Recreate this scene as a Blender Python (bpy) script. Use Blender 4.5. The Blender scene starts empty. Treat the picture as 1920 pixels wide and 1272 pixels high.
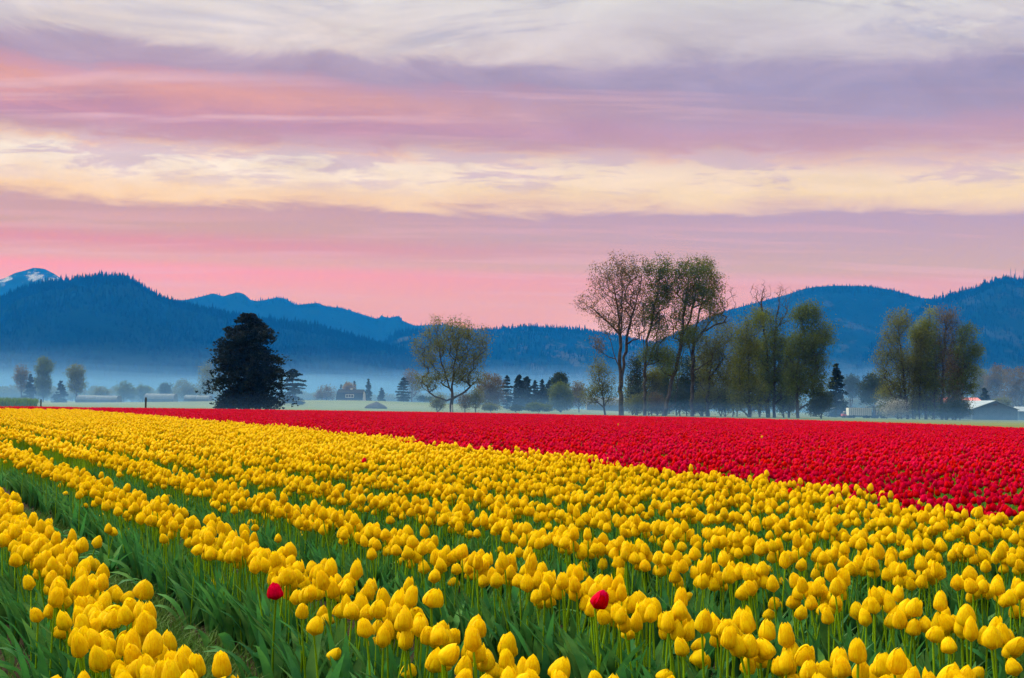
import bpy, math, random
import numpy as np
from mathutils import Matrix, Vector, noise as mnoise

rng = np.random.default_rng(7)
random.seed(7)
scn = bpy.context.scene


# ------------------------------------------------------------------ camera
F, CX, CY, CAMZ = 2600.0, 960.0, 636.0, 1.15      # focal length in photo pixels, picture centre, eye height
HOR0, HSL = 748.0, 0.016                            # horizon row in the photograph at its left edge, and its slope
_p = math.atan((HOR0 + HSL * CX - CY) / F)
_r = math.atan(HSL)
FWD = np.array([0, math.cos(_p), math.sin(_p)])
_up0 = np.array([0, -math.sin(_p), math.cos(_p)])
_ri0 = np.array([1.0, 0, 0])
RIGHT = _ri0 * math.cos(_r) + _up0 * math.sin(_r)
UP = _up0 * math.cos(_r) - _ri0 * math.sin(_r)
camd = bpy.data.cameras.new('camera')
camd.sensor_width = 36.0
camd.lens = F / 1920 * 36.0
camd.clip_start = 0.1
camd.clip_end = 40000
cam = bpy.data.objects.new('camera', camd)
bpy.context.scene.collection.objects.link(cam)
cam.matrix_world = Matrix(((RIGHT[0], UP[0], -FWD[0], 0), (RIGHT[1], UP[1], -FWD[1], 0),
                           (RIGHT[2], UP[2], -FWD[2], CAMZ), (0, 0, 0, 1)))
scn.camera = cam

# ------------------------------------------------------------------ render / colour
scn.view_settings.view_transform = 'Standard'
scn.view_settings.look = 'None'
scn.view_settings.gamma = 1.0
scn.view_settings.use_curve_mapping = False
scn.view_settings.exposure = 0.8
cy = scn.cycles
cy.max_bounces = 5
cy.diffuse_bounces = 2
cy.glossy_bounces = 2
cy.transmission_bounces = 3
cy.volume_bounces = 3
cy.transparent_max_bounces = 8
cy.use_denoising = True
cy.sample_clamp_indirect = 4.0

SUN_EL, SUN_AZ = 52.0, -50.0                        # added soft top light, as if from the bright cloud deck, from ahead left


def lin(*c):
    o = []
    for v in c:
        v = v / 255.0
        o.append(v / 12.92 if v <= 0.04045 else ((v + 0.055) / 1.055) ** 2.4)
    return tuple(o) + (1.0,)


class NT:
    """small helper to write node trees"""
    def __init__(self, tree):
        self.t = tree

    def n(self, kind, ins=None, **props):
        nd = self.t.nodes.new(kind)
        for k, v in props.items():
            setattr(nd, k, v)
        for k, v in (ins or {}).items():
            s = nd.inputs[k]
            if isinstance(v, bpy.types.NodeSocket):
                self.t.links.new(v, s)
            else:
                s.default_value = v
        return nd

    def math(self, op, a, b=0.0, c=None, clamp=False):
        d = {0: a, 1: b}
        if c is not None:
            d[2] = c
        nd = self.n('ShaderNodeMath', d, operation=op)
        nd.use_clamp = clamp
        return nd.outputs[0]

    def mix(self, fac, a, b, blend='MIX'):
        nd = self.t.nodes.new('ShaderNodeMix')
        nd.data_type = 'RGBA'
        nd.blend_type = blend
        for i, v in ((0, fac), (6, a), (7, b)):
            if isinstance(v, bpy.types.NodeSocket):
                self.t.links.new(v, nd.inputs[i])
            else:
                nd.inputs[i].default_value = v
        return nd.outputs[2]

    def ramp(self, fac, stops, interp='LINEAR'):
        nd = self.n('ShaderNodeValToRGB', {0: fac})
        cr = nd.color_ramp
        cr.interpolation = interp
        while len(cr.elements) > 1:
            cr.elements.remove(cr.elements[-1])
        cr.elements[0].position = stops[0][0]
        cr.elements[0].color = stops[0][1]
        for p, c in stops[1:]:
            e = cr.elements.new(p)
            e.color = c
        return nd.outputs[0]

    def smooth(self, x, a, b, to0=0.0, to1=1.0):
        return self.n('ShaderNodeMapRange', {0: x, 1: a, 2: b, 3: to0, 4: to1}, interpolation_type='SMOOTHSTEP').outputs[0]


# ------------------------------------------------------------------ world: dawn cloud deck
world = bpy.data.worlds.new('World')
scn.world = world
world.use_nodes = True
wt = world.node_tree
wt.nodes.clear()
W = NT(wt)
tc = W.n('ShaderNodeTexCoord').outputs['Generated']
dirn = W.n('ShaderNodeVectorMath', {0: tc}, operation='NORMALIZE').outputs[0]
sep = W.n('ShaderNodeSeparateXYZ', {0: dirn})
dx, dy, dz = sep.outputs
elev = W.math('MULTIPLY', W.math('ARCSINE', dz), 180 / math.pi)
azim = W.math('MULTIPLY', W.math('ARCTAN2', dx, dy), 180 / math.pi)
inv = W.math('DIVIDE', 1.0, W.math('ADD', W.math('MAXIMUM', dz, 0.0), 0.10))
plane = W.n('ShaderNodeCombineXYZ', {0: W.math('MULTIPLY', dx, inv), 1: W.math('MULTIPLY', dy, inv), 2: 0.3}).outputs[0]


def wnoise(sx, sy, scale, detail, rough, dist=0.0, off=0.0):
    m = W.n('ShaderNodeMapping', {'Vector': plane, 'Scale': (sx, sy, 1), 'Location': (off, off * 1.7, off * .3)}).outputs[0]
    return W.n('ShaderNodeTexNoise', {'Vector': m, 'Scale': scale, 'Detail': detail, 'Roughness': rough, 'Distortion': dist}).outputs[0]


n_big = wnoise(0.5, 0.6, 1.3, 3, 0.5, 0.0, 3.1)
n_mid = wnoise(1.0, 1.1, 3.2, 9, 0.62, 0.6, 11.3)
n_wisp = wnoise(0.9, 1.3, 4.6, 12, 0.68, 0.45, 27.7)
n_top = wnoise(0.8, 1.5, 2.3, 10, 0.60, 0.9, 41.9)
n_str = wnoise(0.25, 1.6, 4.5, 6, 0.55, 0.3, 53.3)
warp = W.math('ADD', W.math('MULTIPLY', W.math('SUBTRACT', n_big, 0.5), 1.3),
              W.math('MULTIPLY', W.math('SUBTRACT', n_mid, 0.5), 2.1))
damp = W.smooth(elev, 5.5, 9.5, 0.12, 1.0)
e2 = W.math('ADD', elev, W.math('MULTIPLY', warp, damp))
E0, E1 = 0.0, 24.0
t = W.math('DIVIDE', e2, E1, clamp=True)


def stops(lst):
    return [(e / E1, lin(*c)) for e, c in lst]


left = stops([(0, (241.0, 145.9, 25.5)), (3, (241.0, 145.9, 25.5)), (4.2, (242.0, 151.1, 25.5)), (5.35, (255.8, 131.5, 25.5)), (5.75, (233.4, 150.9, 25.5)), (6.4, (229.8, 124.0, 25.5)), (7.0, (214.0, 146.1, 41.7)), (7.9, (208.1, 144.9, 97.8)), (8.3, (256.9, 207.3, 113.0)), (9.2, (255.5, 228.6, 200.6)), (9.8, (256.6, 236.1, 215.8)), (10.2, (239.3, 191.2, 150.4)), (10.6, (203.5, 144.2, 130.8)), (11.3, (199.1, 130.3, 137.5)), (11.9, (219.8, 143.6, 122.9)), (12.4, (231.0, 152.3, 113.9)), (12.9, (208.9, 145.7, 148.5)), (13.3, (181.2, 145.1, 159.9)), (13.9, (188.7, 157.5, 169.6)), (14.3, (232.0, 209.0, 198.7)), (15.2, (235.2, 218.9, 216.6)), (16.5, (232, 222, 222)), (24, (238, 228, 228))])
right = stops([(0, (238.7, 144.5, 25.5)), (3.2, (238.7, 144.5, 25.5)), (4.4, (235.6, 145.2, 25.5)), (5.2, (232.1, 141.6, 25.5)), (5.7, (212.6, 152.9, 42.0)), (6.9, (201.0, 150.0, 130.0)), (7.9, (192.7, 146.9, 150.1)), (8.2, (233.5, 189.4, 147.2)), (8.7, (250.0, 213.6, 144.8)), (9.5, (250.7, 218.1, 179.0)), (10.2, (228.2, 181.3, 153.2)), (10.7, (202.5, 147.2, 144.3)), (11.4, (194.6, 145.0, 155.6)), (12.1, (172.7, 141.3, 161.6)), (13.2, (164.1, 140.3, 165.9)), (14, (172.3, 148.3, 171.4)), (14.6, (201.3, 184.1, 191.4)), (15.5, (209.8, 195.8, 203.5)), (17, (218, 212, 214)), (24, (224, 218, 220))])
cL = W.ramp(t, left)
cR = W.ramp(t, right)
side = W.smooth(azim, -16.0, 14.0)
sky = W.mix(side, cL, cR)
# wisps hanging through the cream band, and soft grey-lavender streaks in the bright deck above
wisp = W.math('MULTIPLY', W.smooth(n_wisp, 0.47, 0.60), W.math('MULTIPLY', W.smooth(elev, 8.3, 9.4), W.smooth(elev, 11.2, 10.2)))
sky = W.mix(W.math('MULTIPLY', wisp, 0.75), sky, lin(214, 176, 182))
pink = W.math('MULTIPLY', W.smooth(n_str, 0.50, 0.66), W.math('MULTIPLY', W.smooth(elev, 10.6, 11.4), W.smooth(elev, 13.6, 12.6)))
sky = W.mix(W.math('MULTIPLY', pink, W.smooth(azim, 14.0, -8.0, 0.15, 0.75)), sky, lin(232, 178, 178))
low = W.math('MULTIPLY', W.smooth(n_str, 0.47, 0.63), W.math('MULTIPLY', W.smooth(elev, 3.0, 5.2), W.smooth(elev, 8.0, 7.0)))
sky = W.mix(W.math('MULTIPLY', low, 0.40), sky, lin(240, 166, 150))
top = W.math('MULTIPLY', W.smooth(n_top, 0.45, 0.62), W.smooth(elev, 13.6, 15.2))
sky = W.mix(W.math('MULTIPLY', top, W.smooth(azim, -14.0, 16.0, 0.42, 0.80)), sky, lin(172, 164, 190))
brt = W.math('MULTIPLY', W.smooth(n_wisp, 0.42, 0.30), W.smooth(elev, 13.0, 15.0))
sky = W.mix(W.math('MULTIPLY', brt, 0.45), sky, lin(240, 232, 230))
tex = W.math('ADD', 1.0, W.math('MULTIPLY', W.math('MULTIPLY', W.math('SUBTRACT', n_mid, 0.5), W.smooth(elev, 7.5, 10.0)), 0.55))
sky = W.n('ShaderNodeVectorMath', {0: sky, 1: W.n('ShaderNodeCombineXYZ', {0: tex, 1: tex, 2: tex}).outputs[0]}, operation='MULTIPLY').outputs[0]
# the glow where the sun is about to rise
gl = W.math('ADD', W.math('POWER', W.math('DIVIDE', W.math('SUBTRACT', azim, 4.9), 2.6), 2.0),
            W.math('POWER', W.math('DIVIDE', W.math('SUBTRACT', elev, 2.6), 1.3), 2.0))
gl = W.math('EXPONENT', W.math('MULTIPLY', gl, -1.0))
sky = W.mix(W.math('MULTIPLY', gl, 0.75), sky, lin(255, 190, 150))
sky = W.mix(1.0, sky, (1.0, 1.0, 0.95, 1), 'MULTIPLY')      # a little blue taken out, as the haze in front adds blue
bg1 = W.n('ShaderNodeBackground', {0: sky, 1: 0.56})
nish = W.n('ShaderNodeTexSky', sky_type='NISHITA')
nish.sun_disc = False
nish.sun_elevation = math.radians(SUN_EL)
nish.sun_rotation = math.radians(SUN_AZ)
nish.dust_density = 3.0
bg2 = W.n('ShaderNodeBackground', {0: nish.outputs[0], 1: 0.05})
mixbg = W.n('ShaderNodeMixShader', {0: 0.04, 1: bg1.outputs[0], 2: bg2.outputs[0]})
W.n('ShaderNodeOutputWorld', {0: mixbg.outputs[0]})
world.cycles.sampling_method = 'MANUAL'
world.cycles.sample_map_resolution = 1024

# ------------------------------------------------------------------ soft sun lamp added to brighten the field; the sun has not risen
sund = bpy.data.lights.new('sun', 'SUN')
sund.energy = 4.0
sund.angle = math.radians(100)
sund.color = (1.0, 0.96, 0.80)
sun = bpy.data.objects.new('sun', sund)
bpy.context.scene.collection.objects.link(sun)
_e, _a = math.radians(SUN_EL), math.radians(SUN_AZ)
sdir = Vector((math.sin(_a) * math.cos(_e), math.cos(_a) * math.cos(_e), math.sin(_e)))
sun.rotation_euler = (-sdir).to_track_quat('-Z', 'Y').to_euler()
sun.location = (0, 0, 60)


# ------------------------------------------------------------------ helpers
def ray(px, py):
    return FWD + RIGHT * ((px - CX) / F) + UP * ((CY - py) / F)


def P(px, py, Y):
    d = ray(px, py)
    return np.array([0, 0, CAMZ]) + d * (Y / d[1])


def sstep(x, a, b):
    u = np.clip((x - a) / (b - a), 0, 1)
    return u * u * (3 - 2 * u)


def gz(x, y):
    """height of the valley floor: level, with one gentle rise under the meadow by the house"""
    return 2.4 * sstep(y, 250, 450) * (1 - sstep(y, 700, 1100)) * np.exp(-((x + 48) / 62.0) ** 2)


def G(px, Y):
    x = (px - CX) / F * Y
    for _ in range(3):
        z = float(gz(x, Y))
        # column px at that height
        d = ray(px, HOR0 + HSL * px)
        x = d[0] / d[1] * Y
    return np.array([x, Y, z])


def proj(p):
    """world points -> photo pixels"""
    v = np.asarray(p, float) - np.array([0, 0, CAMZ])
    d = v @ FWD
    return CX + F * (v @ RIGHT) / d, CY - F * (v @ UP) / d, d


def tag(o, label=None, cat=None, group=None, kind=None):
    if label:
        o['label'] = label
    if cat:
        o['category'] = cat
    if group:
        o['group'] = group
    if kind:
        o['kind'] = kind
    return o


def mesh_np(name, verts, faces, mats, midx=None, smooth=True):
    """faces: list of int arrays (n,k), joined in order; midx: list of material indices, one per array (int or array)"""
    me = bpy.data.meshes.new(name)
    verts = np.asarray(verts, np.float32)
    me.vertices.add(len(verts))
    me.vertices.foreach_set('co', verts.ravel())
    loops = np.concatenate([np.asarray(f, np.int32).ravel() for f in faces])
    sizes = np.concatenate([np.full(len(f), np.asarray(f).shape[1], np.int32) for f in faces])
    starts = np.concatenate([[0], np.cumsum(sizes)[:-1]]).astype(np.int32)
    me.loops.add(len(loops))
    me.loops.foreach_set('vertex_index', loops)
    me.polygons.add(len(sizes))
    me.polygons.foreach_set('loop_start', starts)
    me.polygons.foreach_set('loop_total', sizes)
    if midx is not None:
        mi = np.concatenate([np.full(len(f), m, np.int32) if np.isscalar(m) else np.asarray(m, np.int32) for f, m in zip(faces, midx)])
        me.polygons.foreach_set('material_index', mi)
    me.polygons.foreach_set('use_smooth', np.full(len(sizes), smooth, bool))
    for m in (mats if isinstance(mats, (list, tuple)) else [mats]):
        me.materials.append(m)
    me.update(calc_edges=True)
    me.validate()
    return me


def link(name, me, parent=None, loc=None):
    o = bpy.data.objects.new(name, me)
    bpy.context.scene.collection.objects.link(o)
    if parent is not None:
        o.parent = parent
    if loc is not None:
        o.location = tuple(float(v) for v in loc)
    return o


class MB:
    """collects pieces (verts, quads/tris) into one mesh"""
    def __init__(self):
        self.v, self.q, self.t, self.n = [], [], [], 0

    def add(self, v, quads=None, tris=None):
        v = np.asarray(v, float)
        if quads is not None and len(quads):
            self.q.append(np.asarray(quads) + self.n)
        if tris is not None and len(tris):
            self.t.append(np.asarray(tris) + self.n)
        self.v.append(v)
        self.n += len(v)
        return self

    def box(self, x0, x1, y0, y1, z0, z1):
        v = [(x, y, z) for z in (z0, z1) for y in (y0, y1) for x in (x0, x1)]
        return self.add(v, [(0, 2, 3, 1), (4, 5, 7, 6), (0, 1, 5, 4), (2, 6, 7, 3), (0, 4, 6, 2), (1, 3, 7, 5)])

    def tube(self, a, b, ra, rb, n=6):
        a, b = np.asarray(a, float), np.asarray(b, float)
        d = b - a
        d = d / (np.linalg.norm(d) + 1e-9)
        h = np.array([0, 0, 1.0]) if abs(d[2]) < .9 else np.array([1.0, 0, 0])
        u = np.cross(d, h)
        u /= np.linalg.norm(u)
        w = np.cross(d, u)
        an = np.arange(n) * 2 * math.pi / n
        ring = np.cos(an)[:, None] * u + np.sin(an)[:, None] * w
        v = np.vstack([a + ring * ra, b + ring * rb, [a], [b]])
        i = np.arange(n)
        j = (i + 1) % n
        return self.add(v, np.stack([i, j, j + n, i + n], 1), np.vstack([np.stack([j, i, np.full(n, 2 * n)], 1), np.stack([i + n, j + n, np.full(n, 2 * n + 1)], 1)]))

    def prism(self, poly, y0, y1):
        """polygon in x,z extruded along y"""
        n = len(poly)
        v = [(x, y0, z) for x, z in poly] + [(x, y1, z) for x, z in poly]
        q = [(i, (i + 1) % n, (i + 1) % n + n, i + n) for i in range(n)]
        tr = [(0, i + 1, i) for i in range(1, n - 1)] + [(n, n + i, n + i + 1) for i in range(1, n - 1)]
        return self.add(v, q, tr)

    def mesh(self, name, mat, smooth=False):
        f = ([np.vstack(self.q)] if self.q else []) + ([np.vstack(self.t)] if self.t else [])
        return mesh_np(name, np.vstack(self.v), f, mat, smooth=smooth)

    def build(self, name, mat, parent=None, smooth=False):
        return link(name, self.mesh(name, mat, smooth), parent)


# ------------------------------------------------------------------ materials
def mat_basic(name, c1, c2, scale=4.0, rough=0.8, spec=0.2, trans=0.0, rnd=0.0, coord='Object', bump=0.0, detail=6.0, hue=0.0):
    m = bpy.data.materials.new(name)
    m.use_nodes = True
    m.node_tree.nodes.clear()
    N = NT(m.node_tree)
    co = N.n('ShaderNodeTexCoord').outputs[coord]
    ns = N.n('ShaderNodeTexNoise', {'Vector': co, 'Scale': scale, 'Detail': detail, 'Roughness': 0.6}).outputs[0]
    f = N.smooth(ns, 0.32, 0.68)
    col = N.mix(f, c1 + (1,), c2 + (1,))
    if rnd > 0:
        r = N.n('ShaderNodeObjectInfo').outputs['Random']
        isl = N.n('ShaderNodeNewGeometry').outputs['Random Per Island']
        k = N.math('FRACT', N.math('ADD', r, isl))
        hsv = N.n('ShaderNodeHueSaturation', {'Hue': N.math('ADD', 0.5 - hue / 2, N.math('MULTIPLY', k, hue)), 'Saturation': 1.0,
                                              'Value': N.math('ADD', 1 - rnd, N.math('MULTIPLY', N.math('FRACT', N.math('MULTIPLY', k, 7.3)), 2 * rnd)), 'Color': col})
        col = hsv.outputs[0]
    b = N.n('ShaderNodeBsdfPrincipled', {'Base Color': col, 'Roughness': rough, 'Specular IOR Level': spec})
    if bump > 0:
        bp = N.n('ShaderNodeBump', {'Height': ns, 'Strength': bump, 'Distance': 0.05})
        m.node_tree.links.new(bp.outputs[0], b.inputs['Normal'])
    sh = b.outputs[0]
    if trans > 0:
        tr = N.n('ShaderNodeBsdfTranslucent', {'Color': col})
        sh = N.n('ShaderNodeMixShader', {0: trans, 1: sh, 2: tr.outputs[0]}).outputs[0]
    N.n('ShaderNodeOutputMaterial', {0: sh})
    return m


def mat_petal(name, c1, c2, scale, rough, spec, trans, rnd=0.0, hue=0.0):
    """petal: fine lengthwise veins, a little deeper colour towards the base, thin enough to let light through"""
    m = bpy.data.materials.new(name)
    m.use_nodes = True
    m.node_tree.nodes.clear()
    N = NT(m.node_tree)
    co = N.n('ShaderNodeTexCoord').outputs['Object']
    st = N.n('ShaderNodeTexNoise', {'Vector': N.n('ShaderNodeMapping', {'Vector': co, 'Scale': (1, 1, .10)}).outputs[0], 'Scale': 260.0, 'Detail': 3}).outputs[0]
    bl = N.n('ShaderNodeTexNoise', {'Vector': co, 'Scale': scale, 'Detail': 3}).outputs[0]
    f = N.math('ADD', N.math('MULTIPLY', st, .6), N.math('MULTIPLY', bl, .4))
    deep = (c1[0] * .93, c1[1] * .80, c1[2] * .8, 1)
    col = N.mix(N.smooth(f, .36, .62), deep, c2 + (1,))
    r_ = N.n('ShaderNodeObjectInfo').outputs['Random']
    isl = N.n('ShaderNodeNewGeometry').outputs['Random Per Island']
    k = N.math('FRACT', N.math('ADD', r_, N.math('MULTIPLY', isl, .6)))
    col = N.n('ShaderNodeHueSaturation', {'Hue': N.math('ADD', 0.5 - hue / 2, N.math('MULTIPLY', k, hue)), 'Saturation': 1.0,
                                          'Value': N.math('ADD', 1 - rnd, N.math('MULTIPLY', N.math('FRACT', N.math('MULTIPLY', k, 7.3)), 2 * rnd)), 'Color': col}).outputs[0]
    bp = N.n('ShaderNodeBump', {'Height': st, 'Strength': .35, 'Distance': .0015})
    b = N.n('ShaderNodeBsdfPrincipled', {'Base Color': col, 'Roughness': rough, 'Specular IOR Level': spec, 'Normal': bp.outputs[0]})
    tr = N.n('ShaderNodeBsdfTranslucent', {'Color': col})
    N.n('ShaderNodeOutputMaterial', {0: N.n('ShaderNodeMixShader', {0: trans, 1: b.outputs[0], 2: tr.outputs[0]}).outputs[0]})
    return m


M = {}
M['yellow'] = mat_petal('yellow_petal', (0.90, 0.65, 0.002), (0.94, 0.72, 0.004), 60, 0.6, 0.03, 0.40, 0.06, hue=0.012)
M['streak'] = mat_petal('orange_streaked_petal', (0.85, 0.16, 0.006), (0.90, 0.40, 0.006), 90, 0.5, 0.25, 0.28)
M['red'] = mat_petal('red_petal', (0.55, 0.0005, 0.026), (0.68, 0.0005, 0.036), 60, 0.6, 0.012, 0.30, 0.16, hue=0.02)
M['stem'] = mat_basic('tulip_stem', (0.17, 0.34, 0.006), (0.25, 0.44, 0.009), 14, 0.5, 0.06, 0.2, 0.18)
M['leaf'] = mat_basic('tulip_leaf', (0.032, 0.160, 0.044), (0.088, 0.270, 0.058), 11, 0.55, 0.08, 0.34, 0.28, hue=0.055)
M['grass'] = mat_basic('grass_blade', (0.055, 0.14, 0.022), (0.10, 0.20, 0.03), 6, 0.6, 0.2, 0.25, 0.25, hue=0.03)
M['soil'] = mat_basic('soil', (0.018, 0.012, 0.008), (0.060, 0.043, 0.028), 14, 0.95, 0.1, bump=0.6, detail=10)
M['bark'] = mat_basic('bark', (0.030, 0.026, 0.022), (0.075, 0.064, 0.052), 1.5, 0.9, 0.1)
M['barkpale'] = mat_basic('grey_bark', (0.07, 0.062, 0.055), (0.13, 0.12, 0.105), 1.5, 0.9, 0.1)
M['l_brown'] = mat_basic('brown_bud_leaves', (0.105, 0.078, 0.044), (0.155, 0.122, 0.058), 0.5, 0.7, 0.05, 0.42, 0.3, hue=0.03)
M['l_olive'] = mat_basic('olive_leaves', (0.0979, 0.1136, 0.0313), (0.1606, 0.1763, 0.0431), 0.4, 0.7, 0.05, 0.42, 0.3, hue=0.04)
M['l_green'] = mat_basic('green_leaves', (0.0607, 0.0928, 0.0250), (0.1249, 0.1678, 0.0357), 0.4, 0.7, 0.05, 0.42, 0.3, hue=0.03)
M['l_lime'] = mat_basic('lime_leaves', (0.1210, 0.1555, 0.0242), (0.1901, 0.2160, 0.0380), 0.4, 0.7, 0.05, 0.42, 0.3, hue=0.03)
M['l_dark'] = mat_basic('dark_green_leaves', (0.0168, 0.0312, 0.0168), (0.0360, 0.0600, 0.0264), 0.4, 0.7, 0.1, 0.15, 0.3, hue=0.03)
M['l_con'] = mat_basic('conifer_needles', (0.0064, 0.0118, 0.0091), (0.0136, 0.0227, 0.0136), 0.7, 0.75, 0.1, 0.05, 0.35, hue=0.03)
M['l_con2'] = mat_basic('distant_conifer_needles', (0.010, 0.022, 0.018), (0.020, 0.036, 0.024), 0.7, 0.75, 0.1, 0.05, 0.3, hue=0.03)
M['l_far'] = mat_basic('far_forest_needles', (0.001, 0.006, 0.008), (0.003, 0.011, 0.012), 0.7, 1.0, 0.0, 0.0, 0.25, hue=0.03)
M['l_orange'] = mat_basic('ochre_leaves', (0.20, 0.13, 0.03), (0.26, 0.17, 0.05), 0.6, 0.7, 0.1, 0.3, 0.25)
M['l_pale'] = mat_basic('pale_blossom', (0.28, 0.29, 0.24), (0.42, 0.42, 0.38), 0.6, 0.7, 0.1, 0.3, 0.25)
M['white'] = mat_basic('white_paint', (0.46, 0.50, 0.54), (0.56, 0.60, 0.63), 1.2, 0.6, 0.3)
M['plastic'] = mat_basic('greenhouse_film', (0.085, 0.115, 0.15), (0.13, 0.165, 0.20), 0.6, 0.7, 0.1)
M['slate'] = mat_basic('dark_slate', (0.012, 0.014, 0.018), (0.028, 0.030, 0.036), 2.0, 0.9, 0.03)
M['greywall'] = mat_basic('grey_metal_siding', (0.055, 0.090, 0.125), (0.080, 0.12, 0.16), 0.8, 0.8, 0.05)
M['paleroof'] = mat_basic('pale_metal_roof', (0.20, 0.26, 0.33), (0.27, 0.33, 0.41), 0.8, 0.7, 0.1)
M['redroof'] = mat_basic('red_metal_roof', (0.50, 0.10, 0.11), (0.62, 0.16, 0.16), 0.8, 0.5, 0.4)
M['redpaint'] = mat_basic('red_paint', (0.34, 0.03, 0.03), (0.42, 0.04, 0.04), 3, 0.35, 0.5)
M['darkmetal'] = mat_basic('dark_metal', (0.018, 0.018, 0.02), (0.04, 0.04, 0.045), 3, 0.5, 0.5)
M['beige'] = mat_basic('beige_panel', (0.55, 0.42, 0.24), (0.62, 0.48, 0.28), 2, 0.6, 0.3)
M['glass'] = mat_basic('window_glass', (0.03, 0.04, 0.05), (0.05, 0.06, 0.07), 1, 0.1, 0.6)
M['wood'] = mat_basic('weathered_wood', (0.020, 0.017, 0.014), (0.05, 0.042, 0.034), 5, 0.9, 0.1)
M['mound'] = mat_basic('dark_heap', (0.030, 0.030, 0.032), (0.06, 0.056, 0.052), 1.5, 0.95, 0.1)
M['rubber'] = mat_basic('rubber', (0.012, 0.012, 0.012), (0.02, 0.02, 0.02), 3, 0.8, 0.2)


def mat_ground():
    m = bpy.data.materials.new('valley_grass')
    m.use_nodes = True
    m.node_tree.nodes.clear()
    N = NT(m.node_tree)
    co = N.n('ShaderNodeTexCoord').outputs['Object']
    a = N.n('ShaderNodeTexNoise', {'Vector': co, 'Scale': 0.02, 'Detail': 5, 'Roughness': .55}).outputs[0]
    b = N.n('ShaderNodeTexNoise', {'Vector': co, 'Scale': 0.4, 'Detail': 6, 'Roughness': .6}).outputs[0]
    c = N.mix(N.smooth(a, .4, .6), (.075, .115, .035, 1), (.105, .135, .052, 1))
    c = N.mix(N.math('MULTIPLY', N.smooth(b, .45, .7), .5), c, (.16, .18, .09, 1))
    s = N.n('ShaderNodeBsdfPrincipled', {'Base Color': c, 'Roughness': .9, 'Specular IOR Level': .1})
    N.n('ShaderNodeOutputMaterial', {0: s.outputs[0]})
    return m


def mat_hill(name, snow=0.0, clear=0.0):
    m = bpy.data.materials.new(name)
    m.use_nodes = True
    m.node_tree.nodes.clear()
    N = NT(m.node_tree)
    co = N.n('ShaderNodeTexCoord').outputs['Object']
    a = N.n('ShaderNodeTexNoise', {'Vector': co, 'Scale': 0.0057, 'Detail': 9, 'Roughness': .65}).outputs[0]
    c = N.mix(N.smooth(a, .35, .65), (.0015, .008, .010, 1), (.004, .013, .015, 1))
    z = N.n('ShaderNodeSeparateXYZ', {0: co}).outputs[2]
    b = N.n('ShaderNodeTexNoise', {'Vector': N.n('ShaderNodeMapping', {'Vector': co, 'Scale': (1, .4, 1.4)}).outputs[0], 'Scale': 0.0105, 'Detail': 9, 'Roughness': .68}).outputs[0]
    if snow > 0:
        c = N.mix(N.math('MULTIPLY', N.math('MULTIPLY', N.smooth(b, .50, .60), N.smooth(z, snow, snow * 1.1)), .45), c, (.55, .58, .62, 1))
    if clear > 0:
        c = N.mix(N.math('MULTIPLY', N.smooth(b, .52, .60), clear), c, (.16, .15, .13, 1))
    s = N.n('ShaderNodeBsdfPrincipled', {'Base Color': c, 'Roughness': 1.0, 'Specular IOR Level': 0.0})
    N.n('ShaderNodeOutputMaterial', {0: s.outputs[0]})
    return m


M['ground'] = mat_ground()

# ------------------------------------------------------------------ ground
xs = np.unique(np.concatenate([np.linspace(-6900, 6900, 45), np.linspace(-400, 400, 81), np.linspace(-60, 60, 25)]))
ys = np.unique(np.concatenate([np.linspace(-250, 8200, 40), np.linspace(-20, 1200, 90)]))
XX, YY = np.meshgrid(xs, ys)
gv = np.stack([XX.ravel(), YY.ravel(), gz(XX, YY).ravel()], 1)


def grid_quads(nr, nc, off=0):
    i = np.arange(nr - 1)[:, None] * nc + np.arange(nc - 1)[None, :]
    i = i.ravel() + off
    return np.stack([i, i + 1, i + nc + 1, i + nc], 1)


tag(link('ground', mesh_np('ground', gv, [grid_quads(len(ys), len(xs))], M['ground'])), 'level green valley floor reaching the foot of the blue hills', kind='structure')

# ------------------------------------------------------------------ hills
def fbm(x, y, z, s, octv=5):
    return mnoise.fractal(Vector((x * s, y * s, z)), 0.9, 2.0, octv)


def poly_interp(pts):
    p = np.array(pts, float)
    return lambda x: np.interp(x, p[:, 0], p[:, 1])


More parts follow.
